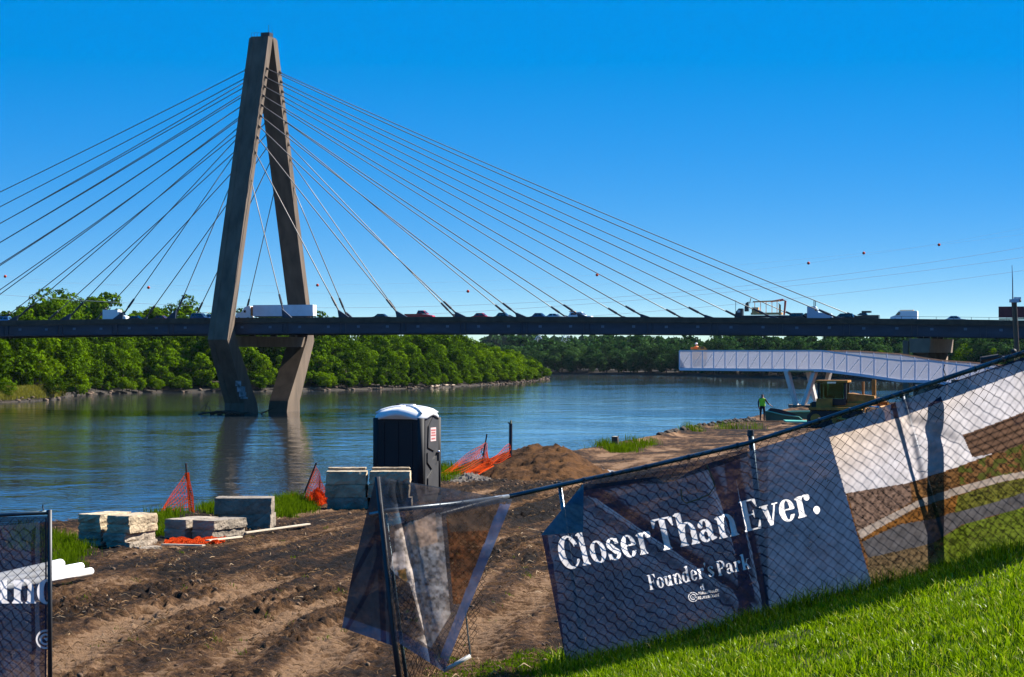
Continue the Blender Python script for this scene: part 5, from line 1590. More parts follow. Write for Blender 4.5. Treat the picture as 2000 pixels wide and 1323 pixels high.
# timber and pipes stacked to the right of the bulldozer
for k, (xa, ya, xb, yb, lab) in enumerate([(1664, 770, 1728, 782, 'topmost yellow beam leaning right of the bulldozer'), (1664, 777, 1735, 788, 'middle yellow beam leaning right of the bulldozer'), (1668, 785, 1745, 793, 'lowest yellow beam leaning right of the bulldozer')]):
    m = MB().tube([P(xa, ya, 133 + k * .3), P(xb, yb, 131 + k * .3)], .1, 6)
    tag(m.build('steel_beam', yellow_eq), lab, 'beam', 'beams beside the bulldozer')
# debris pile of brush below the walkway feet
mound('brush_pile', 1580, 806, 1.9, 2.0, .35, 'low yellow green brush pile at the feet of the walkway supports', 'brush', pmat('dry yellow brush', (.22, .24, .03), .95, var=.6, scale=6, bump=1, bscale=15), 333, .2) if False else None

# ------------------------------------------------------------------ camera mast
Ym = 70.0
ms = thing('camera_mast', 'tall surveillance camera mast with antenna at the right edge', 'camera mast', (P(1982, 0, Ym).x, Ym, gz(P(1982, 0, Ym).x, Ym)))
zb0 = gz(P(1984, 0, Ym).x, Ym)
b0 = P(1984, 0, Ym); b0.z = zb0
MB().box((b0.x, Ym, zb0 + .55), (1.8, 1.2, .7)).build('trailer_box', pmat('trailer grey', (.3, .3, .3), .6), ms)
for s in (-1, 1):
    MB().tube([(b0.x + s * .5, Ym - .65, zb0 + .3), (b0.x + s * .5, Ym - .5, zb0 + .3)], .3, 12).build('wheel', tyre, ms)
MB().box((P(1986, 0, Ym).x, Ym, (zb0 + .9 + P(0, 690, Ym).z) / 2), (.14, .12, P(0, 690, Ym).z - zb0 - .8)).build('mast_base', tan_eq, ms)
MB().tube([P(1985, 700, Ym), P(1978.5, 590, Ym)], .05, 8).build('mast', pmat('brown steel mast', (.16, .10, .06), .5, .4), ms)
MB().tube([P(1989, 700, Ym), P(1983.5, 590, Ym)], .04, 8).build('mast', MATS['brown steel mast'], ms)
MB().tube([P(1978, 590, Ym), P(1977.5, 545, Ym), P(1976.5, 518, Ym)], [.022, .015, .008], 7).build('antenna', galv, ms)
hd = MB().box(tuple(P(1981, 588, Ym)), (.26, .2, .10)).build('camera_head', pmat('white camera shell', (.6, .6, .62), .4), ms)
MB().box(tuple(P(1987, 583, Ym)), (.2, .12, .07)).build('camera', MATS['white camera shell'], hd)
MB().ball(tuple(P(1992, 588, Ym - .05)), .045, 10, 7).build('dome_camera', dark_steel, hd)
MB().ball(tuple(P(1975, 588, Ym)), .05, 10, 7).build('dome_camera', dark_steel, hd)
MB().ball(tuple(P(1980, 687, Ym - .15)), .09, 12, 8).build('floodlight', blk, ms)
MB().tube([P(1915, 703, Ym), P(1950, 697, Ym)], .09, 8).build('boom_light', blk, ms)
MB().tube([P(1950, 697, Ym), P(1982, 692, Ym)], .03, 6).build('light_arm', blk, ms)
MB().box(tuple(P(1918, 704, Ym)), (.09, .1, .2)).build('light_bracket', blk, ms)

# ------------------------------------------------------------------ driftwood and shore rocks
dw = thing('driftwood_pile', 'tangle of dark driftwood caught on the near tower leg at the waterline', 'driftwood', tuple(B(-2, -20, 0)))
dwm = pmat('wet driftwood', (.03, .022, .016), .8)
for k in range(14):
    a = R.uniform(-.6, .6); x0 = R.uniform(-9, 2); v0 = R.uniform(-21.5, -18.5)
    L_ = R.uniform(2.5, 6); p0 = B(x0, v0, R.uniform(-.1, .5)); p1 = B(x0 + L_ * math.cos(a), v0 + L_ * math.sin(a), R.uniform(0, 1.0))
    MB().tube([p0, (p0 + p1) / 2 + Vector((0, 0, R.uniform(0, .4))), p1], [.3, .22, .08], 6).build('log', dwm, dw)
for k in range(5):
    p0 = B(R.uniform(-8, -3), -20, .3); MB().tube([p0, p0 + Vector((R.uniform(-1, 1), 0, R.uniform(.8, 1.6))), p0 + Vector((R.uniform(-2.5, 2), 0, R.uniform(1.6, 3.4)))], [.12, .09, .03], 5).build('branch', dwm, dw)
MB().tube([B(4.5, -12, .1), B(6.5, -12, .9), B(8.0, -12, 1.6)], [.22, .15, .05], 6).build('log', dwm, dw)
pts_, sz = [], []
for k in range(420):
    i = R.randrange(nS - 1); px = 1000 + FPX * shoreL[i, 0] / shoreL[i, 1]
    if px < -40 or not (px > 400 or R.random() < .35): continue
    o_ = R.uniform(-.5, 4.0)
    pts_.append((shoreL[i, 0] + o_ * shoreL[i, 2] + R.uniform(-4, 4), shoreL[i, 1] + o_ * shoreL[i, 3], .25 + o_ * .25)); sz.append(R.uniform(.25, .9) * (1.3 if R.random() < .2 else 1))
tag(lumps('shore_rocks', np.array(pts_), np.array(sz), pmat('pale shore rock', (.13, .085, .055), .9, var=.4, scale=.4), .5), 'pale rocks and rubble lining the far waterline', None, None, 'stuff')
for (pa, ya, pb, yb, lab) in [(246, 766, 296, 764, 'pale driftwood log on the far shore left of the tower'), (612, 762, 650, 759.5, 'pale driftwood log on the far shore right of the tower'), (660, 760, 690, 757.5, 'smaller pale log on the far shore right of the tower'), (838, 757, 888, 753.5, 'long pale log on the far shore below the wood')]:
    (xa, ya_), (xb, yb_) = wp(pa, ya + 1), wp(pb, yb + 2)
    tag(MB().tube([(xa, ya_, .5), ((xa + xb) / 2, (ya_ + yb_) / 2, 1.0), (xb, yb_, .8)], [.5, .42, .2], 7).build('driftwood_log', pmat('bleached log', (.42, .33, .25), .9)), lab, 'log')
# ------------------------------------------------------------------ right-hand chain link fence
RAIL = [(985, 972), (1093, 948), (1140, 938), (1250, 915), (1460, 866), (1600, 822), (1760, 768), (2000, 689), (2300, 592)]
def f_Y(px): return float(np.interp(px, [900, 1500, 2000, 2300], [22.9, 22.9, 21.4, 20.8]))
def rail_y(px): return float(np.interp(px, [a for a, b in RAIL], [b for a, b in RAIL]))
def base_pt(px):
    Y = f_Y(px); X = (px - 1000) / FPX * Y
    return Vector((X, Y, gz(X, Y)))
fence = thing('chain_link_fence', 'sloping chain link fence with bent top rail across the right half', 'fence', tuple(base_pt(1480)))
rp = [P(x, rail_y(x), f_Y(x) + .03) for x in (990, 1040, 1093, 1140, 1200, 1250, 1330, 1400, 1460, 1530, 1600, 1680, 1760, 1850, 1930, 2000, 2100, 2250)]
MB().tube(rp, .0235, 10).build('top_rail', rail_paint, fence, smooth=True)
for (xa, ya, xb, yb, r, nm) in [(1093, 947, 1145, 1300, .022, 'post'), (1466, 846, 1506, 1215, .03, 'post'), (1762, 772, 1864, 1112, .02, 'post'), (2085, 660, 2150, 1040, .03, 'post')]:
    a = P(xa, ya, f_Y(xa) + .07); b = P(xb, yb + 12, f_Y(xb) + .07)
    p_ = MB().tube([b, a], r, 10).build(nm, galv if xa != 1466 else rail_paint, fence, smooth=True)
    MB().tube([a + Vector((0, 0, -.03)), a + Vector((0, 0, .03))], [r * 1.25, r * 1.1], 10).build('post_cap', dark_steel, p_)
for x in (1140, 1196, 1262, 1345, 1440, 1515, 1600, 1660, 1712, 1790, 1846, 1905, 1960):
    q = P(x, rail_y(x), f_Y(x) + .03); MB().tube([q + Vector((-.012, 0, 0)), q + Vector((.012, 0, 0))], .031, 8).build('rail_tie', dark_steel, fence)
MB().tube([P(1847, 733, f_Y(1847)), P(1843, 722, f_Y(1843)), P(1845, 712, f_Y(1843) - .02)], .006, 5).build('wire_end', dark_steel, fence)

def mesh_link(name, node, ni, nj, parent, r=.0027, keep=None):
    """woven diamonds: node(i,j) gives crossing points; wires run both diagonals"""
    m = MB()
    def wires(sign):
        starts = [(i, 0 if sign > 0 else nj) for i in range(0, ni + 1, 2)] + [(0, j) for j in range(2 if sign > 0 else (nj % 2), nj + 1, 2) if not (sign < 0 and j == nj)]
        for (i, j) in starts:
            run = []
            while 0 <= i <= ni and 0 <= j <= nj:
                ok = keep is None or keep(i, j)
                if ok: run.append(node(i, j) + Vector((0, .0035 * (1 if (i % 2) else -1) * sign, 0)))
                else:
                    if len(run) > 1: m.tube(run, r, 3, False)
                    run = []
                i += 1; j += sign
            if len(run) > 1: m.tube(run, r, 3, False)
    wires(1); wires(-1)
    return m.build(name, wire_dark, parent)
X0p, X1p, NI = 1096.0, 2240.0, 118
NJ = 36
_bp = {}
def fnode(i, j):
    px = X0p + (X1p - X0p) * i / NI
    if i not in _bp: _bp[i] = (base_pt(px) + Vector((0, 0, .03)), P(px, rail_y(px) + 3, f_Y(px)))
    b, t = _bp[i]
    q = j / NJ
    p = b.lerp(t, q)
    n1 = float(vnoise(np.array([i * .13]), np.array([j * .13]), 3)[0]) - .5; n2 = float(vnoise(np.array([i * .13 + 40]), np.array([j * .13]), 4)[0]) - .5
    # posts lean: the weave leans with them
    return p + Vector((n1 * .05 - (q - .5) * .12, 0, n2 * .05))
mesh_link('chain_mesh', fnode, NI, NJ, fence)

# ------------------------------------------------------------------ printed banners
def polyin(x, y, poly):
    poly = np.array(poly, float); ins = np.zeros(x.shape, bool); n = len(poly); j = n - 1
    for i in range(n):
        xi_, yi_ = poly[i]; xj_, yj_ = poly[j]
        c = ((yi_ > y) != (yj_ > y)) & (x < (xj_ - xi_) * (y - yi_) / (yj_ - yi_ + 1e-9) + xi_)
        ins ^= c; j = i
    return ins
def seg_d(x, y, ax, ay, bx, by):
    dx, dy = bx - ax, by - ay; L2 = dx * dx + dy * dy
    t = np.clip(((x - ax) * dx + (y - ay) * dy) / L2, 0, 1)
    s = ((x - ax) * dy - (y - ay) * dx) / math.sqrt(L2)
    return np.sqrt((x - ax - t * dx) ** 2 + (y - ay - t * dy) ** 2), s, t
def wrinkle(x, y):
    """how far the cloth stands off the fence, metres"""
    w = .018 * fbm(x / 90., y / 70., 201, 3) + .006 * fbm(x / 22., y / 18., 205, 2)
    d, s, t = seg_d(x, y, 1140, 950, 1520, 1215)
    w = w + .050 * np.exp(-(s / 10.) ** 2) * sstep(0, .08, t) * (1 - .6 * t) + .022 * np.exp(-((s + 34) / 20.) ** 2)
    d, s, t = seg_d(x, y, 1380, 905, 1498, 1205)
    w = w + .030 * np.exp(-(s / 8.) ** 2) * np.exp(-((t - .35) / .5) ** 2)
    d, s, t = seg_d(x, y, 1432, 900, 1480, 1120)
    w = w + .03 * np.exp(-(s / 6.) ** 2)
    d, s, t = seg_d(x, y, 1765, 790, 1800, 960)
    w = w + .035 * np.exp(-(d / 9.) ** 2)
    d, s, t = seg_d(x, y, 1790, 830, 1850, 860)
    w = w + .03 * np.exp(-(d / 14.) ** 2)
    return w
def b_Y(x, y):
    return np.interp(x, [900, 1500, 2000, 2300], [22.9, 22.9, 21.4, 20.8]) - .012 - wrinkle(x, y)
def b_P(x, y, lift=0.0):
    Y = b_Y(x, y) - lift
    return np.stack([(x - 1000) / FPX * Y, Y, CZ - (y - HOR) / FPX * Y], -1)
NAVY = np.array([.016, .036, .080])
def art_main(x, y):
    c = np.empty(x.shape + (3,)); c[:] = NAVY
    c *= (0.85 + .35 * fbm(x / 130., y / 90., 221, 3))[..., None]
    art = (x > 1620 + (y - 855) * (85. / 295.)) & (y > np.interp(x, [1600, 1760, 2000, 2200], [860, 815, 725, 655]))
    def z(pts): return [(1600 + a / 2.875, 690 + b / 2.875) for a, b in pts]
    u = np.clip((x - 1620) / 380., 0, 1); v = np.clip((y - (855 - (x - 1620) * .33)) / 110., 0, 1)
    skyc = np.array([.88, .70, .52])[None] * 0 + 0
    g = np.clip(u * 1.1 + v * .8, 0, 1)[..., None]
    skyc = np.array([.92, .72, .55]) * (1 - g) + np.array([.86, .82, .87]) * g
    a = skyc.copy()
    nz = fbm(x / 5., y / 4., 231, 3); nb2 = fbm(x / 14., y / 9., 233, 3)
    def put(poly, col, var=.6, n=nz):
        msk = polyin(x, y, z(poly))
        col = np.array(col)
        a[msk] = (col * (1 - var + 2 * var * np.clip((n - .2) / .6, 0, 1))[..., None])[msk]
    hz_line = [(150, 790), (500, 730), (760, 645), (1000, 555), (1200, 480), (1700, 300), (1700, 1500), (300, 1400)]
    put(hz_line, (.16, .075, .03), .7, nz)
    put([(805, 460), (1000, 390), (1200, 310), (1700, 150), (1700, 500), (1000, 560), (860, 585)], (.13, .075, .05), .7, np.abs(np.sin((y + x * .38) / 4.2)) * .6 + nz * .4)
    put([(160, 785), (510, 728), (520, 835), (215, 1000)], (.20, .13, .10), .7, nz)
    put([(520, 740), (760, 655), (1000, 570), (1200, 500), (1700, 400), (1700, 600), (1150, 660), (780, 735), (530, 830)], (.17, .085, .032), .85, nz)
    gm = polyin(x, y, z([(780, 640), (1200, 490), (1700, 380), (1700, 600), (1150, 660), (790, 740)])) & (nb2 > .55)
    a[gm] = np.array([.10, .11, .02])
    put([(215, 1000), (400, 905), (560, 825), (780, 750), (1000, 690), (1200, 655), (1700, 560), (1700, 610), (1200, 690), (1000, 728), (780, 795), (540, 872), (330, 985), (235, 1045)], (.46, .38, .33), .18, nz)
    put([(235, 1045), (330, 985), (540, 872), (780, 795), (790, 880), (640, 940), (450, 965), (240, 1060)], (.20, .085, .02), .8, nz)
    put([(240, 1060), (450, 962), (650, 930), (760, 890), (1000, 830), (1200, 765), (1700, 640), (1700, 760), (1200, 850), (800, 965), (640, 1065), (290, 1190)], (.12, .115, .125), .25, nb2)
    put([(780, 800), (1000, 730), (1200, 692), (1700, 610), (1700, 650), (1200, 768), (1000, 832), (760, 895)], (.11, .11, .018), .85, nz)
    put([(640, 1068), (800, 967), (1200, 852), (1700, 760), (1700, 1300), (700, 1300)], (.11, .15, .014), .7, nz)
    put([(270, 1150), (640, 1068), (700, 1300), (290, 1350)], (.14, .095, .05), .8, nz)
    c[art] = a[art] * .5
    return c
def coons(T, Bt, Lf, Rt, na, nb_):
    def samp(cv, n):
        cv = np.array(cv, float); s = np.concatenate([[0], np.cumsum(np.sqrt((np.diff(cv, axis=0) ** 2).sum(1)))]); t = np.linspace(0, s[-1], n)
        return np.stack([np.interp(t, s, cv[:, 0]), np.interp(t, s, cv[:, 1])], 1)
    t_, b_, l_, r_ = samp(T, na), samp(Bt, na), samp(Lf, nb_), samp(Rt, nb_)
    a = np.linspace(0, 1, na)[None, :, None]; b = np.linspace(0, 1, nb_)[:, None, None]
    return ((1 - b) * t_[None] + b * b_[None] + (1 - a) * l_[:, None] + a * r_[:, None]
            - (1 - a) * (1 - b) * t_[0] - a * (1 - b) * t_[-1] - (1 - a) * b * b_[0] - a * b * b_[-1])
def rgba(c): return np.concatenate([c.reshape(-1, 3), np.ones((c.reshape(-1, 3).shape[0], 1))], 1)

ban_mat = fabric_mat('printed mesh banner', .80, .10, inked=True)
ban_mat_l = fabric_mat('printed thin mesh banner', .75, .22, inked=True)
ink = fabric_mat('white banner ink', .80, .02, False, col=(.90, .86, .85))
back_m = fabric_mat('banner underside', .35, .05, False, col=(.045, .17, .27))
T = [(1138, 946), (1180, 944), (1240, 936), (1280, 932), (1296, 942), (1318, 940), (1345, 922), (1378, 907), (1470, 880), (1520, 864), (1600, 838), (1700, 803), (1760, 783), (1850, 750), (2000, 698), (2230, 620)]
Bt = [(1108, 1306), (1300, 1260), (1500, 1212), (1705, 1154), (1850, 1116), (2000, 1078), (2230, 1020)]
Lf = [(1138, 946), (1058, 1045), (1080, 1160), (1108, 1306)]
Rt = [(2230, 620), (2230, 1020)]
G = coons(T, Bt, Lf, Rt, 720, 230)
gx, gy_ = G[..., 0], G[..., 1]
banner = thing('printed_banner', 'long navy banner reading Closer Than Ever on the sloping fence', 'banner', tuple(base_pt(1450)))
G2 = coons([(1139, 945), (1140, 960)], [(1056, 1046), (1139, 1040)], [(1139, 945), (1056, 1046)], [(1140, 960), (1139, 1040)], 14, 24)
np_mesh('folded_corner', b_P(G2[..., 0], G2[..., 1], .022).reshape(-1, 3), grid_faces(24, 14), back_m, banner, smooth=True)
# torn dark sleeve along the top edge and a loose strap
sl = coons([(1139, 940), (1250, 922), (1340, 905), (1460, 876)], [(1139, 958), (1235, 945), (1300, 945), (1345, 930), (1460, 892)], [(1139, 940), (1139, 958)], [(1460, 876), (1460, 892)], 60, 5)
np_mesh('sleeve', b_P(sl[..., 0], sl[..., 1], .012).reshape(-1, 3), grid_faces(5, 60), fabric_mat('dark banner sleeve', .4, .25, False, col=(.03, .04, .06)), banner, smooth=True)
strap = [(1380, 908), (1392, 935), (1396, 950), (1385, 966), (1362, 976), (1340, 983), (1332, 975), (1330, 955)]
MB().tube([Vector(b_P(np.array(a), np.array(b), .02)) for a, b in strap], .008, 5).build('strap', pmat('brown strap', (.14, .08, .04), .7), banner)

# --- lettering: high-contrast bold serif drawn as implicit shapes and contoured
def CP(pts):
    """convex polygon, counter-clockwise"""
    pts = np.array(pts, float)
    def f(x, y):
        r = None
        for k in range(len(pts)):
            a, b = pts[k], pts[(k + 1) % len(pts)]
            d = ((b[0] - a[0]) * (y - a[1]) - (b[1] - a[1]) * (x - a[0])) / math.hypot(*(b - a))
            r = d if r is None else np.minimum(r, d)
        return r
    return f
def BX(x0, y0, x1, y1): return CP([(x0, y0), (x1, y0), (x1, y1), (x0, y1)])
def EL(cx, cy, a, b): return lambda x, y: (1 - np.sqrt(((x - cx) / a) ** 2 + ((y - cy) / b) ** 2)) * min(a, b)
def UN(*f): return lambda x, y: np.max([g(x, y) for g in f], 0)
def IN(*f): return lambda x, y: np.min([g(x, y) for g in f], 0)
def NO(f): return lambda x, y: -f(x, y)
SW = .31
def foot(x, w=SW, o=.10): return UN(BX(x - o, 0, x + w + o, .065), CP([(x - o * .6, .06), (x + w + o * .6, .06), (x + w, .16), (x, .16)]))
def flag(x, h): return CP([(x - .13, h - .12), (x + .02, h - .15), (x + SW * .5, h), (x - .11, h - .06)])
def stem(x, h, ft=True, fl=True):
    s = [BX(x, 0, x + SW, h)]
    if ft: s.append(foot(x))
    if fl: s.append(flag(x, h))
    return UN(*s)
def ring(cx, cy, a, b, a2, b2, dx=0): return IN(EL(cx, cy, a, b), NO(EL(cx + dx, cy, a2, b2)))
def arch(x0):  # n-shoulder springing from a stem at x0
    return UN(IN(ring(x0 + .50, .55, .43, .50, .15, .40), BX(x0 + .2, .55, x0 + 1.0, 1.2)), BX(x0 + .62, 0, x0 + .62 + SW, .58), foot(x0 + .62))
GL = {
 'C': (UN(IN(ring(.66, .72, .62, .78, .33, .67, .10), NO(BX(.80, .36, 2, 1.02))), IN(BX(.98, .92, 1.06, 1.47), BX(0, 0, 2, 2)), CP([(.80, 1.30), (1.06, .94), (1.06, 1.2), (.95, 1.42)])), 1.22),
 'T': (UN(BX(.44, 0, .44 + SW + .02, 1.45), foot(.44), BX(.02, 1.37, 1.18, 1.45), CP([(.02, 1.02), (.10, 1.02), (.30, 1.40), (.02, 1.45)]), CP([(1.10, 1.02), (1.18, 1.02), (1.18, 1.45), (.90, 1.40)])), 1.24),
 'E': (UN(BX(.12, 0, .12 + SW, 1.45), BX(0, 0, 1.0, .075), BX(0, 1.375, .96, 1.45), BX(.40, .70, .74, .77), BX(.70, .54, .77, .93), CP([(.80, .04), (1.0, .0), (1.06, .46), (.99, .46)]), CP([(.94, 1.04), (.98, 1.04), (.96, 1.45), (.72, 1.42)])), 1.14),
 'F': (UN(BX(.12, 0, .12 + SW, 1.45), foot(.12), BX(0, 1.375, .98, 1.45), BX(.40, .68, .74, .75), BX(.70, .50, .77, .92), CP([(.94, 1.0), (1.0, 1.0), (.98, 1.45), (.72, 1.42)])), 1.05),
 'P': (UN(BX(.12, 0, .12 + SW, 1.45), foot(.12), BX(0, 1.38, .5, 1.45), IN(ring(.48, 1.03, .58, .42, .26, .345), BX(.40, .5, 1.2, 1.5)), BX(.40, .61, .5, .69)), 1.12),
 'l': (stem(.14, 1.52), .60), 'h': (UN(stem(.14, 1.52), arch(.14)), 1.18), 'n': (UN(stem(.14, 1.0), arch(.14)), 1.18),
 'o': (ring(.50, .5, .47, .53, .17, .45), 1.02),
 'e': (UN(IN(ring(.47, .5, .45, .53, .15, .45, .02), NO(BX(.50, .27, 1.2, .52))), BX(.2, .50, .88, .57)), .96),
 's': (UN(IN(ring(.40, .74, .36, .28, .13, .20), NO(BX(.40, .40, 1, .72))), IN(ring(.40, .27, .38, .29, .13, .20), NO(BX(-.2, .29, .40, .7))), CP([(.03, .64), (.44, .26), (.77, .34), (.36, .76)]), BX(.66, .68, .72, .98), BX(.05, .02, .11, .34)), .84),
 'r': (UN(stem(.14, 1.0), IN(ring(.62, .62, .36, .40, .26, .33), BX(.3, .7, .70, 1.2)), EL(.74, .87, .17, .155)), .94),
 'a': (UN(IN(ring(.40, .68, .38, .34, .10, .26), BX(.1, .70, .9, 1.1)), BX(.47, .12, .47 + SW, .74), CP([(.6, 0.0), (.95, .08), (.95, .13), (.6, .3)]), EL(.17, .76, .14, .13), ring(.33, .27, .32, .29, .11, .19, .05)), .98),
 'v': (UN(CP([(.38, 0), (.56, 0), (.38, 1.0), (.04, 1.0)]), CP([(.46, 0), (.56, 0), (.90, 1.0), (.80, 1.0)]), BX(-.06, .935, .48, 1.0), BX(.66, .935, 1.02, 1.0)), 1.0),
 'u': (UN(BX(.12, .3, .12 + SW, 1.0), flag(.12, 1.0), IN(ring(.45, .40, .33, .42, .05, .30), BX(0, -.1, .70, .42)), BX(.66, 0, .66 + SW, 1.0), flag(.66, 1.0), CP([(.9, 0), (1.08, .0), (1.08, .065), (.9, .14)])), 1.14),
 'd': (UN(ring(.46, .5, .44, .53, .15, .44, .02), BX(.62, .02, .62 + SW, 1.52), flag(.62, 1.52), CP([(.9, 0), (1.06, .0), (1.06, .065), (.9, .14)])), 1.10),
 'k': (UN(stem(.14, 1.52), CP([(.40, .42), (.50, .36), (.88, .94), (.78, .97)]), CP([(.50, .58), (.78, .04), (1.08, .04), (.66, .66)]), BX(.70, .935, 1.04, 1.0), BX(.68, 0, 1.14, .065)), 1.16),
 "'": (UN(EL(.16, 1.34, .13, .13), CP([(.06, 1.0), (.12, 1.0), (.28, 1.30), (.16, 1.32)])), .40),
 '.': (EL(.22, .17, .19, .19), .5), ' ': (None, .34),
}
def contour(f, x0, y0, x1, y1, st):
    nx = int((x1 - x0) / st) + 2; ny = int((y1 - y0) / st) + 2
    xs = x0 + st * np.arange(nx); yv = y0 + st * np.arange(ny)
    X_, Y_ = np.meshgrid(xs, yv); F_ = f(X_, Y_)
    V = []; Fc = []; vid = {}
    def vert(key, p):
        if key not in vid: vid[key] = len(V); V.append(p)
        return vid[key]
    ins = F_ > 0
    anyin = ins[:-1, :-1] | ins[1:, :-1] | ins[:-1, 1:] | ins[1:, 1:]
    for j, i in zip(*np.nonzero(anyin)):
        cs = [(i, j), (i + 1, j), (i + 1, j + 1), (i, j + 1)]
        poly = []
        for k in range(4):
            a, b = cs[k], cs[(k + 1) % 4]
            fa, fb_ = F_[a[1], a[0]], F_[b[1], b[0]]
            if fa > 0: poly.append(vert(('c', a), (xs[a[0]], yv[a[1]])))
            if (fa > 0) != (fb_ > 0):
                t = fa / (fa - fb_)
                key = ('e', min(a, b), max(a, b))
                poly.append(vert(key, (xs[a[0]] + t * (xs[b[0]] - xs[a[0]]), yv[a[1]] + t * (yv[b[1]] - yv[a[1]]))))
        if len(poly) >= 3: Fc.append(tuple(poly))
    return V, Fc
INKED = []
def ink_mask(x, y, surf):
    out = np.zeros(x.shape)
    for (f, w_, sf, ox, oy, ux, uy, vx, vy) in INKED:
        if sf is not surf: continue
        det = ux * vy - uy * vx
        a = ((x - ox) * vy - (y - oy) * vx) / det; b = (ux * (y - oy) - uy * (x - ox)) / det
        lo, hi, bl, bh, gain = (-.3, w_ + .4, -.2, 1.7, 14) if np.isscalar(w_) else w_
        box = (a > lo) & (a < hi) & (b > bl) & (b < bh)
        if box.any(): out[box] = np.maximum(out[box], (f(a[box], b[box]) * gain + .5).clip(0, 1))
    return out
def word(txt, x0, y0, x1, y1, xh, parent, surf, name='lettering', st=.045, clip=None, up=None):
    """set txt on the baseline (x0,y0)-(x1,y1) in photograph pixels of the banner's face"""
    adv = sum(GL[c][1] for c in txt)
    ux, uy = (x1 - x0) / adv, (y1 - y0) / adv
    L_ = math.hypot(x1 - x0, y1 - y0)
    vx, vy = (y1 - y0) / L_ * xh, -(x1 - x0) / L_ * xh
    if up: vx, vy = up[0] * xh, up[1] * xh
    pen = 0.0
    for c in txt:
        f, w_ = GL[c]
        if f is not None:
            V, F_ = contour(f, -.25, -.12, w_ + .35, 1.62, st)
            INKED.append((f, w_, surf, x0 + pen * ux, y0 + pen * uy, ux, uy, vx, vy))
            pts = np.array([(x0 + (pen + a) * ux + b * vx, y0 + (pen + a) * uy + b * vy) for a, b in V])
            if clip is not None:
                F_ = [q for q in F_ if all(pts[k][0] < clip for k in q)]
            if F_:
                v3 = surf(pts[:, 0], pts[:, 1], .0013)
                me = bpy.data.meshes.new(name); me.from_pydata([tuple(p) for p in v3], [], F_); me.update()
                link('letter', me, ink, parent)
        pen += w_
word('Closer', 1097, 1113, 1280, 1079, 43, banner, b_P, up=(-.23, -.97))
word('Than', 1284, 1078, 1445, 1045, 44, banner, b_P, up=(-.23, -.97))
word('Ever.', 1454, 1040, 1606, 1001, 42, banner, b_P, up=(-.2, -.97))
word("Founder's", 1269, 1153, 1397, 1125, 20.5, banner, b_P, up=(-.2, -.98))
word('Park', 1403, 1126, 1468, 1110, 20.5, banner, b_P, up=(-.2, -.98))
word('d', 1368, 1154, 1378, 1152, 8.5, banner, b_P, up=(-.2, -.98), st=.08)
# spiral emblem and two tiny lines of print
def emblem(cx, cy, r, parent, surf, clip=None):
    f = UN(IN(ring(0, 0, 1, 1, .80, .80), NO(CP([(.35, -.30), (2, -.45), (2, .45), (.35, .30)]))), IN(ring(0, 0, .60, .60, .40, .40), NO(CP([(.1, -.18), (2, -.4), (2, .4), (.1, .18)]))), IN(BX(.15, -.12, .95, .04), BX(-2, -2, 2, 2)), EL(.0, .0, .16, .2) if clip is None else CP([(-.2, .1), (.1, -.2), (.35, .15), (.25, .2)]))
    V, F_ = contour(f, -1.1, -1.1, 1.1, 1.1, .07)
    INKED.append((f, (-1.2, 1.2, -1.2, 1.2, 14), surf, cx, cy, r, 0, 0, -r))
    pts = np.array([(cx + a * r, cy - b * r) for a, b in V])
    if clip is not None: F_ = [q for q in F_ if all(pts[k][0] < clip for k in q)]
    v3 = surf(pts[:, 0], pts[:, 1], .0013)
    me = bpy.data.meshes.new('emblem'); me.from_pydata([tuple(p) for p in v3], [], F_); me.update(); link('emblem', me, ink, parent)
emblem(1354, 1166, 10, banner, b_P)
rs = random.Random(5)
for row in range(2):
    m = MB(); x = 1364.0
    while x < 1404:
        w_ = rs.uniform(1.6, 3.0); y = 1162 + row * 9 - (x - 1364) * .16
        hgt = rs.uniform(4.0, 6.0)
        for (xa, ya, xb, yb) in ((x, y, x + .9, y - hgt), (x + .9, y - hgt + 1.0, x + w_, y - hgt), (x + .9, y - hgt * .45 + .8, x + w_ * .9, y - hgt * .45), (x + .9, y, x + w_, y - .9)) if rs.random() < .6 else ((x, y, x + .9, y - hgt), (x + w_ - .9, y, x + w_, y - hgt), (x + .9, y - hgt + .9, x + w_ - .9, y - hgt)):
            pts = np.array([(xa, ya), (xb, ya), (xb, yb), (xa, yb)])
            m.add([tuple(p) for p in b_P(pts[:, 0], pts[:, 1], .0013)], [(0, 1, 2, 3)])
            INKED.append((BX(xa - .3, yb - .3, xb + .3, ya + .3), (xa - 3, xb + 3, yb - 3, ya + 3, 1.5), b_P, 0, 0, 1, 0, 0, 1))
        x += w_ + 1.0
    m.build('small_print', ink, banner)

np_mesh('fabric', b_P(gx, gy_).reshape(-1, 3), grid_faces(230, 720), ban_mat, banner, smooth=True, attrs={'print': ('COLOR', rgba(art_main(gx, gy_))), 'ink': ('F', ink_mask(gx, gy_, b_P))})

# ------------------------------------------------------------------ middle: collapsed fence panel with a sagging banner
YM = 21.2
def zgr(px, Y): return gz((px - 1000) / FPX * Y, Y)
mid = thing('broken_fence_panel', 'collapsed chain link panel leaning beside the sagging banner', 'fence panel', (P(780, 0, YM).x, YM, zgr(780, YM)))
def lowpt(px, Y):
    p = P(px, 0, Y); p.z = gz(p.x, p.y) - .05; return p
MB().tube([lowpt(786, YM + .02), P(770, 1250, YM + .02), P(737, 932, YM + .02)], [.028, .028, .026], 10).build('post', dark_steel, mid, smooth=True)
MB().tube([lowpt(800, YM + .12), P(786, 1270, YM + .12), P(752, 1000, YM + .10)], .018, 8).build('post', rail_paint, mid, smooth=True)
MB().tube([P(722, 1006, YM + .06), P(760, 997, YM + .05), P(880, 985, YM + .7), P(992, 970, 22.9)], .022, 10).build('top_rail', galv, mid, smooth=True)
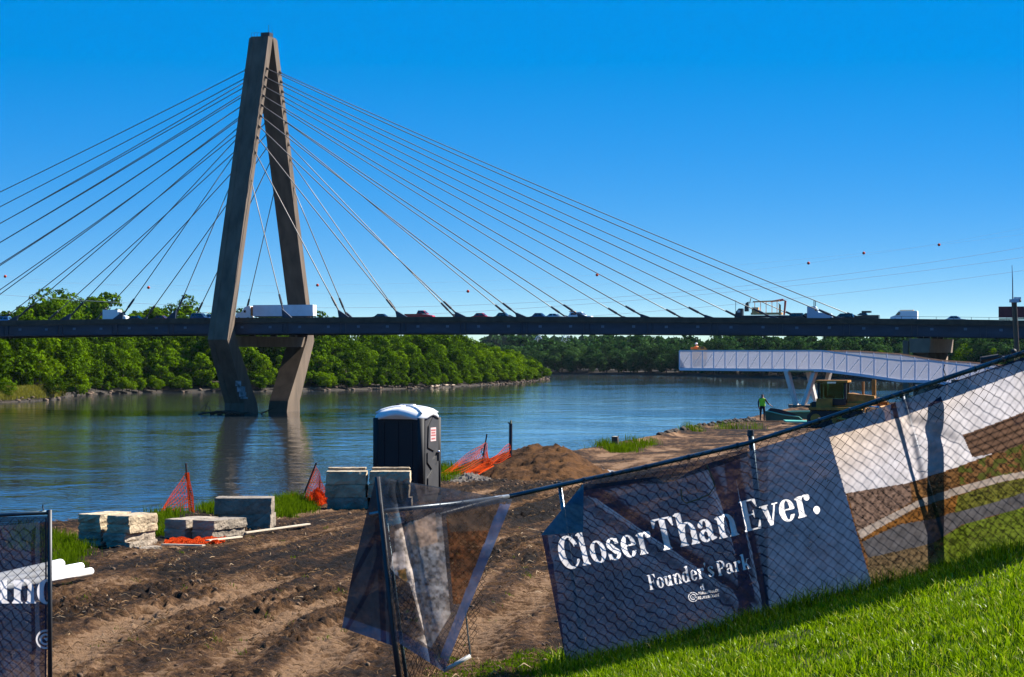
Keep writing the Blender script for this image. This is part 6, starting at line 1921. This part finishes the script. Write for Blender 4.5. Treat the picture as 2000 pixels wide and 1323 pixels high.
MB().tube([P(772, 1030, YM + .10), P(870, 1002, YM + .4), P(980, 972, YM + 1.0)], .020, 8).build('brace_rail', dark_steel, mid, smooth=True)
MB().tube([P(909, 1192, YM + .3), P(914, 1240, YM + .3), P(919, 1280, YM + .3)], .008, 6).build('edge_rod', galv, mid)
MB().tube([P(866, 1311, YM + .28), P(919, 1281, YM + .3)], .020, 10).build('bottom_rail', pmat('pale painted rail', (.62, .58, .52), .5), mid, smooth=True)
mg = coons([(752, 1000), (985, 975)], [(790, 1345), (918, 1282)], [(752, 1000), (790, 1345)], [(985, 975), (918, 1282)], 31, 43)
def mnode(i, j):
    x, y = mg[j, i]; q = i / 30.
    n1 = float(vnoise(np.array([i * .3]), np.array([j * .25]), 8)[0]) - .5; n2 = float(vnoise(np.array([i * .3 + 30]), np.array([j * .25]), 9)[0]) - .5
    return P(x + n1 * 12, y + n2 * 12, YM + .07 + .28 * q)
mesh_link('chain_mesh', mnode, 30, 42, mid)
ban2 = thing('printed_banner', 'torn photo banner sagging from the collapsed panel in the middle', 'banner', (P(820, 0, YM).x, YM - .05, zgr(820, YM)))
def m_Y(x, y):
    d, s, t = seg_d(x, y, 800, 1060, 842, 1260)
    w = .03 * fbm(x / 60., y / 60., 301, 3) + .045 * np.exp(-(s / 9.) ** 2)
    d, s, t = seg_d(x, y, 735, 930, 985, 985)
    w = w + .03 * np.exp(-((s - 25) / 18.) ** 2)
    return YM - .03 - w + .26 * np.clip((x - 745) / 250., 0, 1)
def m_P(x, y, lift=0):
    Y = m_Y(x, y) - lift
    return np.stack([(x - 1000) / FPX * Y, Y, CZ - (y - HOR) / FPX * Y], -1)
def art_mid(x, y):
    nz = fbm(x / 7., y / 7., 311, 3); nb2 = fbm(x / 30., y / 40., 313, 3)
    c = np.empty(x.shape + (3,)); c[:] = (.085, .075, .078)
    c *= (.55 + .9 * nb2)[..., None]
    def put(poly, col, var=.5):
        msk = polyin(x, y, poly); c[msk] = (np.array(col) * (1 - var + 2 * var * np.clip((nz - .2) / .6, 0, 1))[..., None])[msk]
    put([(738, 930), (1000, 975), (1000, 985), (880, 992), (745, 1000)], (.055, .065, .085), .3)
    put([(762, 940), (800, 945), (790, 985), (770, 985), (758, 968)], (.022, .025, .032), .2)
    put([(810, 946), (860, 955), (850, 985), (820, 990)], (.14, .11, .10), .3)
    put([(752, 1005), (795, 1000), (790, 1020), (755, 1030)], (.05, .10, .15), .4)
    put([(770, 1040), (800, 1020), (862, 1005), (880, 1200), (842, 1265), (800, 1240), (775, 1130)], (.42, .36, .32), .6)
    put([(790, 1030), (850, 1000), (855, 1060), (820, 1070), (800, 1060)], (.62, .42, .30), .4)
    put([(768, 1080), (790, 1075), (792, 1110), (775, 1125), (762, 1110)], (.75, .62, .55), .4)
    put([(776, 1115), (792, 1110), (796, 1135), (784, 1135)], (.60, .28, .07), .3)
    put([(872, 1010), (985, 985), (960, 1050), (905, 1180), (885, 1180)], (.16, .055, .02), .85)
    put([(872, 1005), (990, 980), (965, 1035), (880, 1040)], (.14, .085, .055), .4)
    put([(765, 1120), (800, 1140), (830, 1240), (800, 1250), (775, 1235)], (.060, .055, .06), .6)
    put([(800, 1080), (850, 1070), (872, 1180), (845, 1235), (815, 1160)], (.34, .32, .31), .7)
    # plain blue edge
    d, s, t = seg_d(x, y, 1000, 975, 868, 1312); c[(d < 19) & (y > 985)] = (.085, .14, .27)
    d, s, t = seg_d(x, y, 770, 1250, 868, 1312); c[d < 20] = (.045, .075, .15)
    return c
def art_flap(x, y):
    c = np.empty(x.shape + (3,)); c[:] = (.012, .020, .034)
    d, s, t = seg_d(x, y, 668, 1226, 765, 1262); c[d < 22] = (.02, .045, .10)
    return c * (.7 + .6 * fbm(x / 25., y / 40., 321, 3))[..., None]
G = coons([(736, 931), (1001, 976)], [(772, 1252), (868, 1313)], [(736, 931), (752, 1060), (772, 1252)], [(1001, 976), (912, 1196), (868, 1313)], 150, 190)
np_mesh('fabric', m_P(G[..., 0], G[..., 1]).reshape(-1, 3), grid_faces(190, 150), fabric_mat('photo banner cloth', .65, .22), ban2, smooth=True, attrs={'print': ('COLOR', rgba(art_mid(G[..., 0], G[..., 1])))})
G = coons([(734, 931), (736, 931)], [(668, 1226), (772, 1263)], [(734, 931), (690, 1110), (668, 1226)], [(736, 931), (754, 1060), (772, 1263)], 50, 120)
def fl_P(x, y): 
    Y = YM + .02 + .0012 * (772 - x) + .02 * fbm(x / 30., y / 50., 331, 3)
    return np.stack([(x - 1000) / FPX * Y, Y, CZ - (y - HOR) / FPX * Y], -1)
np_mesh('torn_flap', fl_P(G[..., 0], G[..., 1]).reshape(-1, 3), grid_faces(120, 50), fabric_mat('flap cloth', .25, .05), ban2, smooth=True, attrs={'print': ('COLOR', rgba(art_flap(G[..., 0], G[..., 1])))})

# ------------------------------------------------------------------ left gate
YL = 21.0
lg = thing('fence_gate', 'chain link gate panel cut off by the left edge', 'gate', (P(97, 0, YL).x, YL, zgr(97, YL)))
MB().tube([lowpt(98, YL), P(97, 996, YL)], .021, 10).build('post', dark_steel, lg, smooth=True)
MB().tube([P(-260, 1012, YL + .02), P(0, 1006, YL + .02), P(97, 1001, YL)], .020, 10).build('top_rail', rail_paint, lg, smooth=True)
MB().tube([lowpt(-258, YL), P(-260, 996, YL)], .021, 10).build('post', dark_steel, lg, smooth=True)
MB().tube([P(86, 1000, YL), P(83, 990, YL), P(84, 986, YL)], .006, 5).build('tie_wire', dark_steel, lg)
MB().tube([P(90, 1012, YL + .03), lowpt(89, YL + .03)], .008, 6).build('tension_bar', dark_steel, lg)
zlow = lowpt(0, YL).z
def lnode(i, j):
    x = -255 + 348 * i / 34.; q = j / 36.
    t = P(x, 1008, YL + .03); b = Vector((t.x, t.y, zlow + .12))
    n1 = float(vnoise(np.array([i * .2]), np.array([j * .2]), 18)[0]) - .5
    return b.lerp(t, q) + Vector((n1 * .03, 0, n1 * .02))
mesh_link('chain_mesh', lnode, 34, 36, lg)
ban3 = thing('printed_banner', 'navy banner with cut off white letters on the left gate', 'banner', (P(40, 0, YL).x, YL - .05, zgr(40, YL)))
def l_P(x, y, lift=0):
    Y = YL - .005 - .02 * fbm(x / 60., y / 60., 341, 3) - lift
    return np.stack([(x - 1000) / FPX * Y, Y, CZ - (y - HOR) / FPX * Y], -1)
G = coons([(-250, 1014), (0, 1010), (95, 1008)], [(-250, 1362), (88, 1362)], [(-250, 1014), (-250, 1362)], [(95, 1008), (92, 1250), (88, 1362)], 190, 180)
def art_left(x, y):
    c = np.empty(x.shape + (3,)); c[:] = NAVY * 1.05
    return c * (.8 + .4 * fbm(x / 60., y / 60., 351, 3))[..., None]
word('und', -27, 1179, 118, 1179, 46, ban3, l_P, clip=94)
emblem(89, 1249, 19, ban3, l_P, clip=93.5)
np_mesh('fabric', l_P(G[..., 0], G[..., 1]).reshape(-1, 3), grid_faces(180, 190), ban_mat_l, ban3, smooth=True, attrs={'print': ('COLOR', rgba(art_left(G[..., 0], G[..., 1]))), 'ink': ('F', ink_mask(G[..., 0], G[..., 1], l_P))})

# square timber standing right behind the fence on the right
Yp = f_Y(1866) + .20
bp_ = P(1874, 0, Yp); bp_.z = gz(bp_.x, Yp)
tm_ = thing('timber_post', 'square timber post dimly seen through the banner at the right', 'post', tuple(bp_))
tz = P(0, 742, Yp).z
MB().box((bp_.x, Yp, (bp_.z + tz) / 2 - .1), (.12, .12, tz - bp_.z + .2), .2).build('shaft', pmat('weathered timber', (.16, .12, .08), .9, var=.3, scale=4), tm_)

# ------------------------------------------------------------------ grass
def blades(name, px_, py_, pz_, h, w, mat, label, lean=.45):
    n = len(px_)
    a = NR.rand(n) * 6.283; la = NR.rand(n) * 6.283; ll = lean * NR.rand(n) * h
    dx, dy = np.cos(a) * w, np.sin(a) * w
    lx, ly = np.cos(la) * ll, np.sin(la) * ll
    b = np.stack([px_, py_, pz_ - .01], 1)
    V = np.stack([b + np.stack([-dx, -dy, 0 * dx], 1), b + np.stack([dx, dy, 0 * dx], 1),
                  b + np.stack([dx * .8 + lx * .35, dy * .8 + ly * .35, h * .55], 1), b + np.stack([-dx * .8 + lx * .35, -dy * .8 + ly * .35, h * .55], 1),
                  b + np.stack([lx, ly, h * (1 - .25 * ll / np.maximum(h, 1e-3))], 1)], 1)
    k = (np.arange(n) * 5)[:, None]
    F = np.concatenate([k + np.array([[0, 1, 2]]), k + np.array([[0, 2, 3]]), k + np.array([[3, 2, 4]])])
    return tag(np_mesh(name, V.reshape(-1, 3), F, mat), label, None, None, 'stuff')
lawn_leaf = leaf_mat('lawn grass', (.020, .062, .0015), (.215, .320, .004), .40, (1.2, 1.25, .4), (.34, .32, .10), .008)
weed_leaf = leaf_mat('bank weeds', (.02, .055, .003), (.09, .14, .005), .42)
n = 210000
yv = 11.0 + 14.5 * NR.rand(n) ** .8; xv = (-.06 + .34 * NR.rand(n)) * yv
z_, on_, fl_, am_, d_, _r = ground(xv, yv)
dens = fbm(xv * 2.2, yv * 1.6, 401, 3)
fence_line = np.interp(1000 + FPX * xv / yv, [900, 1500, 2000, 2300], [22.9, 22.9, 21.4, 20.8])
near_f = np.exp(-((yv - fence_line) / .35) ** 2)
keep = (on_ > .25 + .3 * NR.rand(n)) & (NR.rand(n) < .38 + .70 * sstep(.34, .58, dens) + near_f) & (yv < fence_line + .5)
xv, yv, z_, near_f, dens = xv[keep], yv[keep], z_[keep], near_f[keep], dens[keep]
hh = (.025 + .06 * NR.rand(len(xv)) + .06 * sstep(.45, .7, dens) * NR.rand(len(xv))) * (1 + 1.3 * near_f)
blades('lawn_grass', xv, yv, z_, hh, .0030 + .0042 * NR.rand(len(xv)), lawn_leaf, 'bright green lawn grass on the slope before the fence', .95)
print('blades', len(xv))
# scattered tufts at the foot of the lawn and weeds along the bank
spots = []
for k in range(90):
    Y = R.uniform(22.4, 24.2); px = R.uniform(870, 1130); spots.append((px, Y, .16, 60, .05))
for (xa, xb, ya, yb, n_) in [(100, 168, 1048, 1100, 26), (104, 150, 1095, 1108, 8), (305, 345, 1008, 1042, 20), (395, 428, 1000, 1012, 10), (538, 602, 978, 1000, 26), (864, 892, 918, 936, 16), (1176, 1232, 868, 880, 16), (1232, 1300, 862, 870, 5), (1330, 1480, 832, 840, 5), (540, 570, 1000, 1008, 6), (20, 110, 1040, 1075, 20)]:
    for k in range(n_):
        py = R.uniform(ya, yb); Y = GY(py + 6); spots.append((R.uniform(xa, xb), Y, .0045 * Y, 70, .0032 * Y + .06))
for k in range(60):
    py = R.uniform(1010, 1290); spots.append((R.uniform(120, 1050), GY(py), .06, 14, .05))
X_, Y_, H_ = [], [], []
for (px, Y, rad, n_, h) in spots:
    X0_ = (px - 1000) / FPX * Y
    for q in range(n_):
        X_.append(X0_ + R.gauss(0, rad * .6)); Y_.append(Y + R.gauss(0, rad * .8)); H_.append(h * R.uniform(.5, 1.3))
X_, Y_, H_ = np.array(X_), np.array(Y_), np.array(H_)
blades('riverbank_weeds', X_, Y_, ground(X_, Y_)[0], H_, .0025 + .00008 * Y_, weed_leaf, 'green weeds and grass tufts along the bank edge and soil', .7)
# pale grass on the far spit at the left
n = 5000
px = NR.rand(n) * 190 - 60; o_ = NR.rand(n) * 12 + .5
sx_ = np.interp(px, 1000 + FPX * shoreL[:, 0] / shoreL[:, 1], shoreL[:, 0]); sy_ = np.interp(px, 1000 + FPX * shoreL[:, 0] / shoreL[:, 1], shoreL[:, 1])
gx_ = sx_ - .25 * o_; gy2 = sy_ + .97 * o_
blades('spit_grass', gx_, gy2, np.full(n, .3) + np.interp(o_, [0, 2, 7, 14], [0, 1.2, 3.0, 3.9]), .7 + .9 * NR.rand(n), .10 + .08 * NR.rand(n), leaf_mat('dry spit grass', (.10, .10, .02), (.20, .19, .04), .3), 'olive grass on the low spit across the river at the left')
